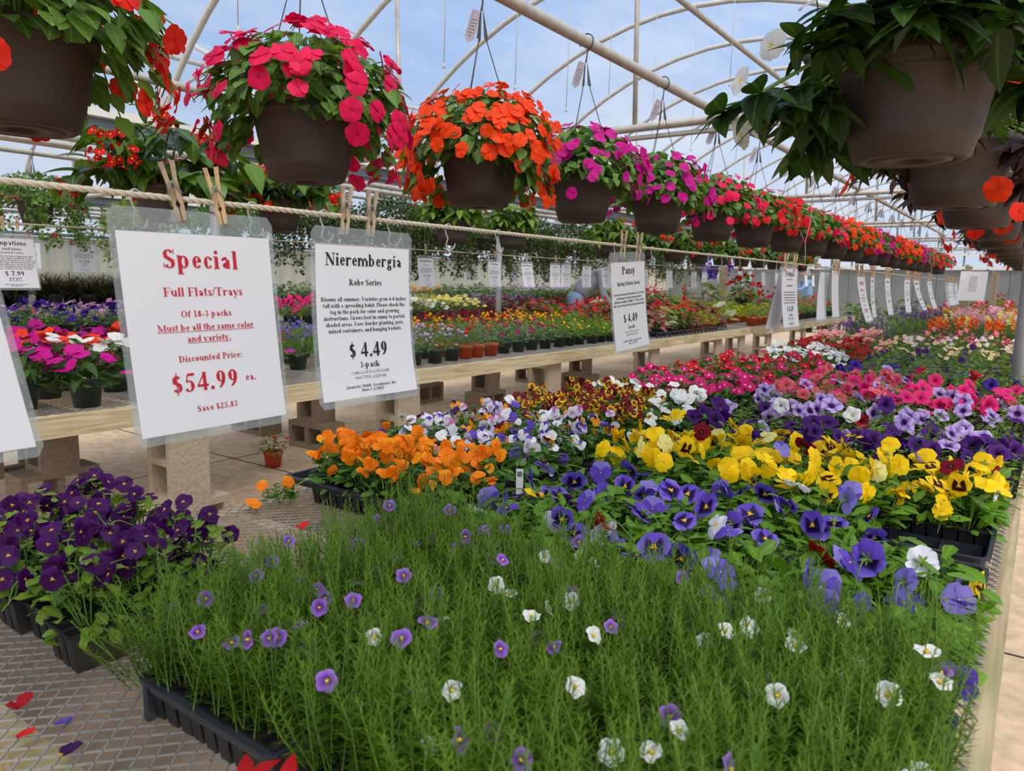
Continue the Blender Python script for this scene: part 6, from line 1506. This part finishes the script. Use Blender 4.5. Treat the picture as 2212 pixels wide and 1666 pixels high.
def basket(x, y, z, fols, label, flower_list, n, dome, fscale=1.0, name='hanging_basket', group=None, rail=RAIL_Z, fz=0.185, low=-0.55, cat='hanging basket', has_tag=True, frac=1.0, big=1.0, nbias=(0.1, -0.1, 0.2), face=None):
    t = thing(name, label, cat, (x, y, z), 0, group)
    link('pot', BPOT, t, rot=(0, 0, R.uniform(0, 6)))
    wires, hb = hanger_meshes(rail - z)
    rz = R.uniform(-.3, .3)
    hbo = link('hook_bracket', hb, t, rot=(0, 0, 0))
    for wv in wires: link('wire', wv, hbo, rot=(0, 0, rz))
    if has_tag: link('care_tag', TAG, t, (-0.012, -0.012, rail - z - 0.085), (0.12, 0.35, R.uniform(0.1, 0.9)))
    link('foliage', R.choice(fols), t, (0, 0, fz), (0, 0, R.uniform(0, 6.28) if face is None else atan2(-y, -x) + face), (big * R.uniform(.95, 1.06), big * R.uniform(.95, 1.06), big * R.uniform(.95, 1.08)))
    Rx, H, hang = dome
    for i in range(n):
        d = rdir(1, low, 0.97)[0]
        da = (atan2(d[1], d[0]) - atan2(-y, -x) + pi) % (2 * pi) - pi
        if face is not None and abs(da) < 0.8 and d[2] < (0.3 if 'white' in label else -0.12) and ('white' in label or R.random() < 0.75): continue
        hz = H if d[2] > 0 else hang / abs(low)
        p = d * np.array((Rx, Rx, hz)) * R.uniform(0.93, 1.10)
        rxy = np.hypot(p[0], p[1])
        if d[2] < 0.05 and rxy < 0.165: p[:2] *= 0.165 / max(rxy, .02)
        nn = unit(d + np.array(nbias) + NR.normal(0, .25, 3))
        k, c, kw = flower_list[i % len(flower_list)] if len(flower_list) > 1 else flower_list[0]
        put_flower(t, flower(k, c, R.randrange(3), **kw), (p[0], p[1], p[2] + fz), nn, fscale * R.uniform(.85, 1.15), roll=3 if k == 'impatiens' else .3)
    return t
IMPF = [cached(('impdome', i), lambda: fol_dome('impatiens', 800, 0.28, 0.225, 0.058, 0.043, 'ovate', -0.42, 0.7, 4, 0.4, 1, 0.14, gap=0.75)) for i in range(2)]
IMPH = [cached(('imphigh', i), lambda: fol_dome('impatiens', 760, 0.275, 0.225, 0.056, 0.042, 'ovate', -0.22, 0.6, 4, 0.4, 1, 0.05, gap=0.6)) for i in range(2)]
imp_f = lambda c, s=.026: [('impatiens', c, {'s': s})]
LX = -1.75
left = [(0.70, 'redorange', 'red orange impatiens basket at the top left corner, mostly cut off', 74, 1.15), (1.43, 'rose', 'rose pink impatiens basket hanging above the red special sign', 76, 1.05), (2.23, 'orange', 'bright orange impatiens basket right of the rose pink one', 165, 0.92),
        (2.98, 'magenta', 'magenta impatiens basket right of the orange one, first of two', 84, 1.0), (3.79, 'magenta', 'magenta impatiens basket hanging just before the rose red row, second of two', 84, 1.0), (4.60, 'rose', 'rose red impatiens basket directly right of the magenta pair', 60, 1.0), (5.42, 'red', 'red impatiens basket second right of the magenta pair', 60, 1.05),
        (6.24, 'red', 'red impatiens basket third right of the magenta pair', 56, 1.1), (7.06, 'rose', 'rose impatiens basket left of the distant orange one', 50, 1.2), (7.88, 'orange', 'orange impatiens basket about half way down the row', 60, 1.2), (8.70, 'orange', 'orange impatiens basket next to the distant magenta one', 60, 1.2), (9.52, 'magenta', 'distant magenta impatiens basket between orange and red ones', 50, 1.25),
        (10.34, 'red', 'distant red impatiens basket right of the magenta one', 50, 1.25), (11.16, 'orange', 'distant orange impatiens basket at the lower end of the row', 56, 1.3), (11.98, 'orange', 'last orange impatiens basket of the row', 56, 1.3), (12.8, 'magenta', 'last magenta impatiens basket of the row', 50, 1.3), (13.6, 'red', 'distant red impatiens basket third from the end of the row', 46, 1.35), (14.6, 'red', 'distant red impatiens basket second from the end of the row', 46, 1.35), (16.6, 'rose', 'rose red impatiens basket at the far end of the row', 44, 1.4)]
for y, c, lab, n, fs in left:
    hi = y > 2.5
    basket(LX, y, 1.532 if y < 1 else 1.512, IMPH if hi else IMPF, lab, imp_f(c), int(n * 1.75), (0.285, 0.225, 0.09 if hi else 0.16), fs * (1.12 if y < 2.5 else 1.0), low=-0.3 if hi else -0.5, has_tag=y < 12, face=-0.25)
# right-hand row: dark new guinea types, the first one with white flowers
RXX = -0.245
NGF = [cached(('ng', i), lambda: fol_whorl('guinea', 84, 0.36, 0.20, 0.11, 0.048, -0.40, 10, 0.20, gap=0.85)) for i in range(1)]
BRF = [cached(('bronze', i), lambda: fol_whorl('bronze', 40, 0.30, 0.20, 0.10, 0.034, -0.35, 9, 0.10)) for i in range(2)]
ngb = basket(RXX, 1.69, 1.488, NGF, 'big brown pot of white New Guinea impatiens hanging nearest at the top right', [('impatiens', 'white', {'s': .032})], 9, (0.33, 0.16, 0.16), 1.1, rail=2.33, low=-0.5, face=0.15)
put_flower(ngb, flower('impatiens', 'white', 1, s=.032), (-0.255, -0.10, 0.235), (-0.3, -0.9, 0.1), 1.0, roll=1)
put_flower(ngb, flower('impatiens', 'white', 0, s=.032), (-0.35, 0.0, 0.20), (-0.5, -0.7, 0.2), 1.0, roll=1)
rl = ['second', 'third', 'fourth', 'fifth', 'sixth', 'seventh', 'eighth', 'ninth', 'tenth', 'eleventh', 'twelfth']
for i, y in enumerate((2.57, 3.45, 4.33, 5.2, 6.05, 6.9, 7.75, 8.6, 9.5, 10.4, 11.3)):
    basket(RXX, y, 1.475, BRF, 'brown pot with dark leaves and orange red flowers, %s in the right-hand hanging row' % rl[i], [('impatiens', 'redorange', {'s': .032}), ('impatiens', 'brick', {'s': .032})], 20 if i < 5 else 14, (0.29, 0.17, 0.18), 1.2, rail=2.33, low=-0.6, has_tag=i < 4)
mb = MB(); mb.tube([(RXX, y, 2.33) for y in np.linspace(Y_NEAR, 20.5, 10)], 0.0245, 12); struct('hanging_beam', mb, MT['pipe'], 'tan pipe that carries the right-hand row of baskets', True)
# begonias over the middle bench
BEG = [cached(('begw', i), lambda: fol_wings('begonia', 320, 0.36, 0.34, 0.115, 0.078, 'heart', stems=28)) for i in range(2)]
BEG2 = [cached(('begw2', i), lambda: fol_wings('fresh', 300, 0.32, 0.34, 0.13, 0.065, 'ovate', stems=26)) for i in range(2)]
for y, F, n, lab in ((2.30, BEG, 12, 'big green winged begonia basket with red flowers behind the clothespins'), (3.08, BEG, 9, 'winged begonia basket with red flowers below the rose pink basket'), (4.80, BEG2, 0, 'leafy green begonia basket left below the orange basket'), (5.66, BEG2, 1, 'leafy green begonia basket right below the orange basket'), (7.47, BEG2, 3, 'begonia basket with yellowish leaves below the first magenta basket'),
                     (8.4, BEG, 6, 'begonia basket behind the Pansy sign clothespins'), (9.3, BEG, 8, 'begonia basket below the second magenta basket'), (10.2, BEG, 8, 'begonia basket below the rose red basket'), (11.1, BEG, 8, 'first begonia basket below the red impatiens'), (12.0, BEG, 8, 'second begonia basket below the red impatiens'), (12.9, BEG, 9, 'begonia basket above the Petunia sign'), (13.8, BEG, 9, 'begonia basket above the blank sign'), (14.7, BEG, 10, 'begonia basket above the small red lettered sign'), (15.6, BEG, 10, 'last begonia basket of the middle row')):
    bg_ = 1.4 if y < 2.5 else 1.15 if y < 3.5 else 1.0
    basket(-4.05, y, 1.535, F, lab, [('begonia', 'red', {'s': 1.25})], int(n * 1.6), (0.34 * bg_, 0.30 * bg_, 0.05), 1.0 * bg_, name='begonia_basket', cat='hanging basket', low=-0.05, big=bg_, fz=0.14)
# next bay: fuchsia, fern and wall of small-leaved trailing baskets
TR = [cached(('trail', i), lambda: fol_trail('small', 6000, 0.52, 0.50, 0.75, 0.050, 0.030, 190, 90)) for i in range(2)]
TRF = cached(('fuch', 0), lambda: fol_trail('impatiens', 3000, 0.38, 0.24, 0.50, 0.048, 0.026, 0, 50))
FERN = cached(('fern', 0), lambda: fol_trail('fern', 2600, 0.36, 0.26, 0.5, 0.07, 0.018, 0, 44))
basket(-7.35, 3.0, 1.68, [TRF], 'magenta and violet fuchsia basket at the left edge above the Impatiens sign', [('begonia', 'fuchsia', {'s': .9, 'n': 5}), ('begonia', 'petpurp', {'s': .8, 'n': 5})], 40, (0.36, 0.22, 0.40), 1.0, name='fuchsia_basket', low=-0.7)
basket(-7.35, 3.95, 1.55, [FERN], 'yellow green fern basket left of the red special sign', [('begonia', 'fuchsia', {'s': .9, 'n': 5})], 0, (0.3, 0.2, 0.3), name='fern_basket')
basket(-7.35, 4.9, 1.62, [TRF], 'trailing green basket with violet blooms behind the red special sign', [('petunia', 'petpurp', {})], 8, (0.36, 0.22, 0.40), name='petunia_basket', low=-0.7)
for y, lab in ((6.15, 'between the two big signs'), (7.4, 'just right of the Nierembergia sign'), (8.35, 'left of the Verbena sign'), (9.5, 'right of the Verbena sign'), (10.6, 'above the touching pair of signs'), (12.0, 'above the person in grey'), (13.4, 'just left of the Pansy sign'), (15.2, 'just right of the Pansy sign'), (17.2, 'beyond the wooden post')):
    basket(-7.35, y, 1.72, TR, 'dense dark green trailing basket with tiny white flowers, hanging ' + lab, [('impatiens', 'white', {'s': .012})], 0, (0.36, 0.3, 0.5), name='bacopa_basket')
PB = cached(('pball', 0), lambda: fol_trail('petunia', 700, 0.40, 0.3, 0.3, 0.03, 0.015, 0, 20))
basket(-7.35, 19.6, 1.55, [PB], 'round blue violet petunia basket behind the wooden post', [('petunia', 'petblue', {}), ('petunia', 'pblue', {})], 80, (0.46, 0.42, 0.30), 1.9, name='petunia_basket', low=-0.7)
# drip lines hanging from the ridge
for i, (x, y, z) in enumerate(((-3.0, 2.09, 2.30), (-3.0, 3.47, 2.47), (-3.0, 4.19, 2.5), (-3.0, 4.84, 2.48), (-3.0, 5.48, 2.70), (-3.0, 6.3, 2.55), (-3.0, 7.2, 2.55), (-3.0, 8.5, 2.6), (-2.2, 6.0, 2.8), (-2.2, 7.4, 2.75), (-2.2, 8.6, 2.7), (-2.2, 10.0, 2.7))):
    mb = MB(); mb.tube([(0, 0, 3.72 - z if x < -2.5 else 3.60 - z), (0.004, 0.01, 0.5), (0, 0, 0.03)], 0.0026, 6); mb.lathe([(0.0005, 0.0), (0.008, 0.004), (0.006, 0.026), (0.002, 0.034)], 8)
    o = link('drip_line', mb.mesh('drip_line', MT['pipe_pale']), None, (x, y, z)); tag(o, 'thin pale drip line with a small weight hanging from the roof ridge', 'drip line', 'drip lines under the ridge')

# ------------------------------------------------------------------ people seen between the signs
def skin_body(name, pts, edges, mat, parent, sub=2):
    me = bpy.data.meshes.new(name); me.from_pydata([p[:3] for p in pts], edges, []); me.materials.append(mat)
    o = link(name, me, parent); m = o.modifiers.new('skin', 'SKIN'); m.use_smooth_shade = True
    for i, p in enumerate(pts):
        r = p[3] if isinstance(p[3], tuple) else (p[3], p[3]); me.skin_vertices[0].data[i].radius = r
    me.skin_vertices[0].data[0].use_root = True
    s = o.modifiers.new('sub', 'SUBSURF'); s.levels = s.render_levels = sub
    return o
CL = dict(grey=plain('grey_sweatshirt', srgb(138, 142, 150), 0.9, 0, 0.12, 9, 0.4), jeans=plain('blue_jeans', srgb(118, 142, 172), 0.9, 0, 0.1, 14), skin=plain('skin', srgb(206, 150, 124), 0.6), hair=plain('brown_hair', srgb(84, 54, 38), 0.7), whitehair=plain('white_hair', srgb(206, 200, 196), 0.7), shirt=plain('pale_blue_shirt', srgb(140, 172, 214), 0.9), shoe=plain('dark_shoe', srgb(40, 40, 44), 0.7), trousers=plain('khaki_trousers', srgb(120, 110, 96), 0.9))
def person(name, label, loc, rz, bend, top, leg, hairm, sc=1.0):
    """standing figure bent forward from the hips by bend radians, arms reaching down"""
    t = thing(name, label, 'person', loc, rz); t.scale = (sc,) * 3
    c, s = cos(bend), sin(bend)
    up_ = lambda d, off=0.0, side=0.0: (d * s + off * c, side, 0.92 + d * c - off * s)
    b = [(*up_(0.0), (.17, .15)), (*up_(.18), (.18, .15)), (*up_(.36), (.21, .15)), (*up_(.48), (.18, .13)), (*up_(.56), (.06, .06)),
         (*up_(.47, 0, .19), .075), (*up_(.30, .22, .25), .052), (*up_(.30, .46, .20), .042), (*up_(.47, 0, -.19), .075), (*up_(.30, .22, -.25), .052), (*up_(.30, .46, -.20), .042)]
    skin_body('body', b, [(0, 1), (1, 2), (2, 3), (3, 4), (3, 5), (5, 6), (6, 7), (3, 8), (8, 9), (9, 10)], CL[top], t)['label'] = 'long-sleeved top'
    lg = [(0, 0, .90, (.19, .17)), (0, .10, .80, .105), (0.02, .11, .47, .072), (-.02, .11, .10, .052), (0, -.10, .80, .105), (0.02, -.11, .47, .072), (-.02, -.11, .10, .052), (0.0, 0, 1.0, (.18, .15))]
    skin_body('trousers', lg, [(0, 1), (1, 2), (2, 3), (0, 4), (4, 5), (5, 6), (0, 7)], CL[leg], t)
    for q in (.11, -.11): skin_body('shoe', [(-.05, q, .05, .045), (.06, q, .045, .045), (.15, q, .035, .036)], [(0, 1), (1, 2)], CL['shoe'], t)
    h = up_(.70, .03); skin_body('head', [(*up_(.55), .05), (*up_(.62, .01), .055), (*up_(.69, .015), (.085, .095)), (*up_(.78, .01), (.075, .085)), (*up_(.70, .10), .02)], [(0, 1), (1, 2), (2, 3), (2, 4)], CL['skin'], t)
    skin_body('hair', [(*up_(.74, -.05), .075), (*up_(.80, -.01), .075), (*up_(.66, -.08), .06)], [(0, 1), (0, 2)], CL[hairm], t)
    for q in (1, -1):
        w0 = np.array(up_(.30, .46, .20 * q)); d = unit(np.array(up_(.30, .56, .19 * q)) - w0); sd = np.array((0, 1.0, 0)) * q
        P = [(*w0, .030), (*(w0 + d * .08), (.04, .024))]; E_ = [(0, 1)]
        for k in range(4):
            f0 = w0 + d * .10 + sd * (.03 - .02 * k); a = len(P); P += [(*f0, .010), (*(f0 + d * .045 - np.array((0, 0, .01))), .009), (*(f0 + d * (.075 - .006 * abs(k - 1)) - np.array((0, 0, .03))), .008)]; E_ += [(1, a), (a, a + 1), (a + 1, a + 2)]
        a = len(P); f0 = w0 + d * .04 - sd * .035; P += [(*f0, .012), (*(f0 + d * .05 - sd * .01), .010)]; E_ += [(0, a), (a, a + 1)]
        skin_body('hand', P, E_, CL['skin'], t, 1)
    return t
person('person', 'person in a grey sweatshirt and blue jeans bending over plants behind the hanging signs', (-6.05, 10.2, 0), radians(30), 0.85, 'grey', 'jeans', 'hair', 1.12)
person('person', 'white-haired person in a pale blue shirt standing far off behind the small red lettered sign', (-5.6, 22.6, 0), radians(-150), 0.15, 'shirt', 'trousers', 'whitehair', 0.98)
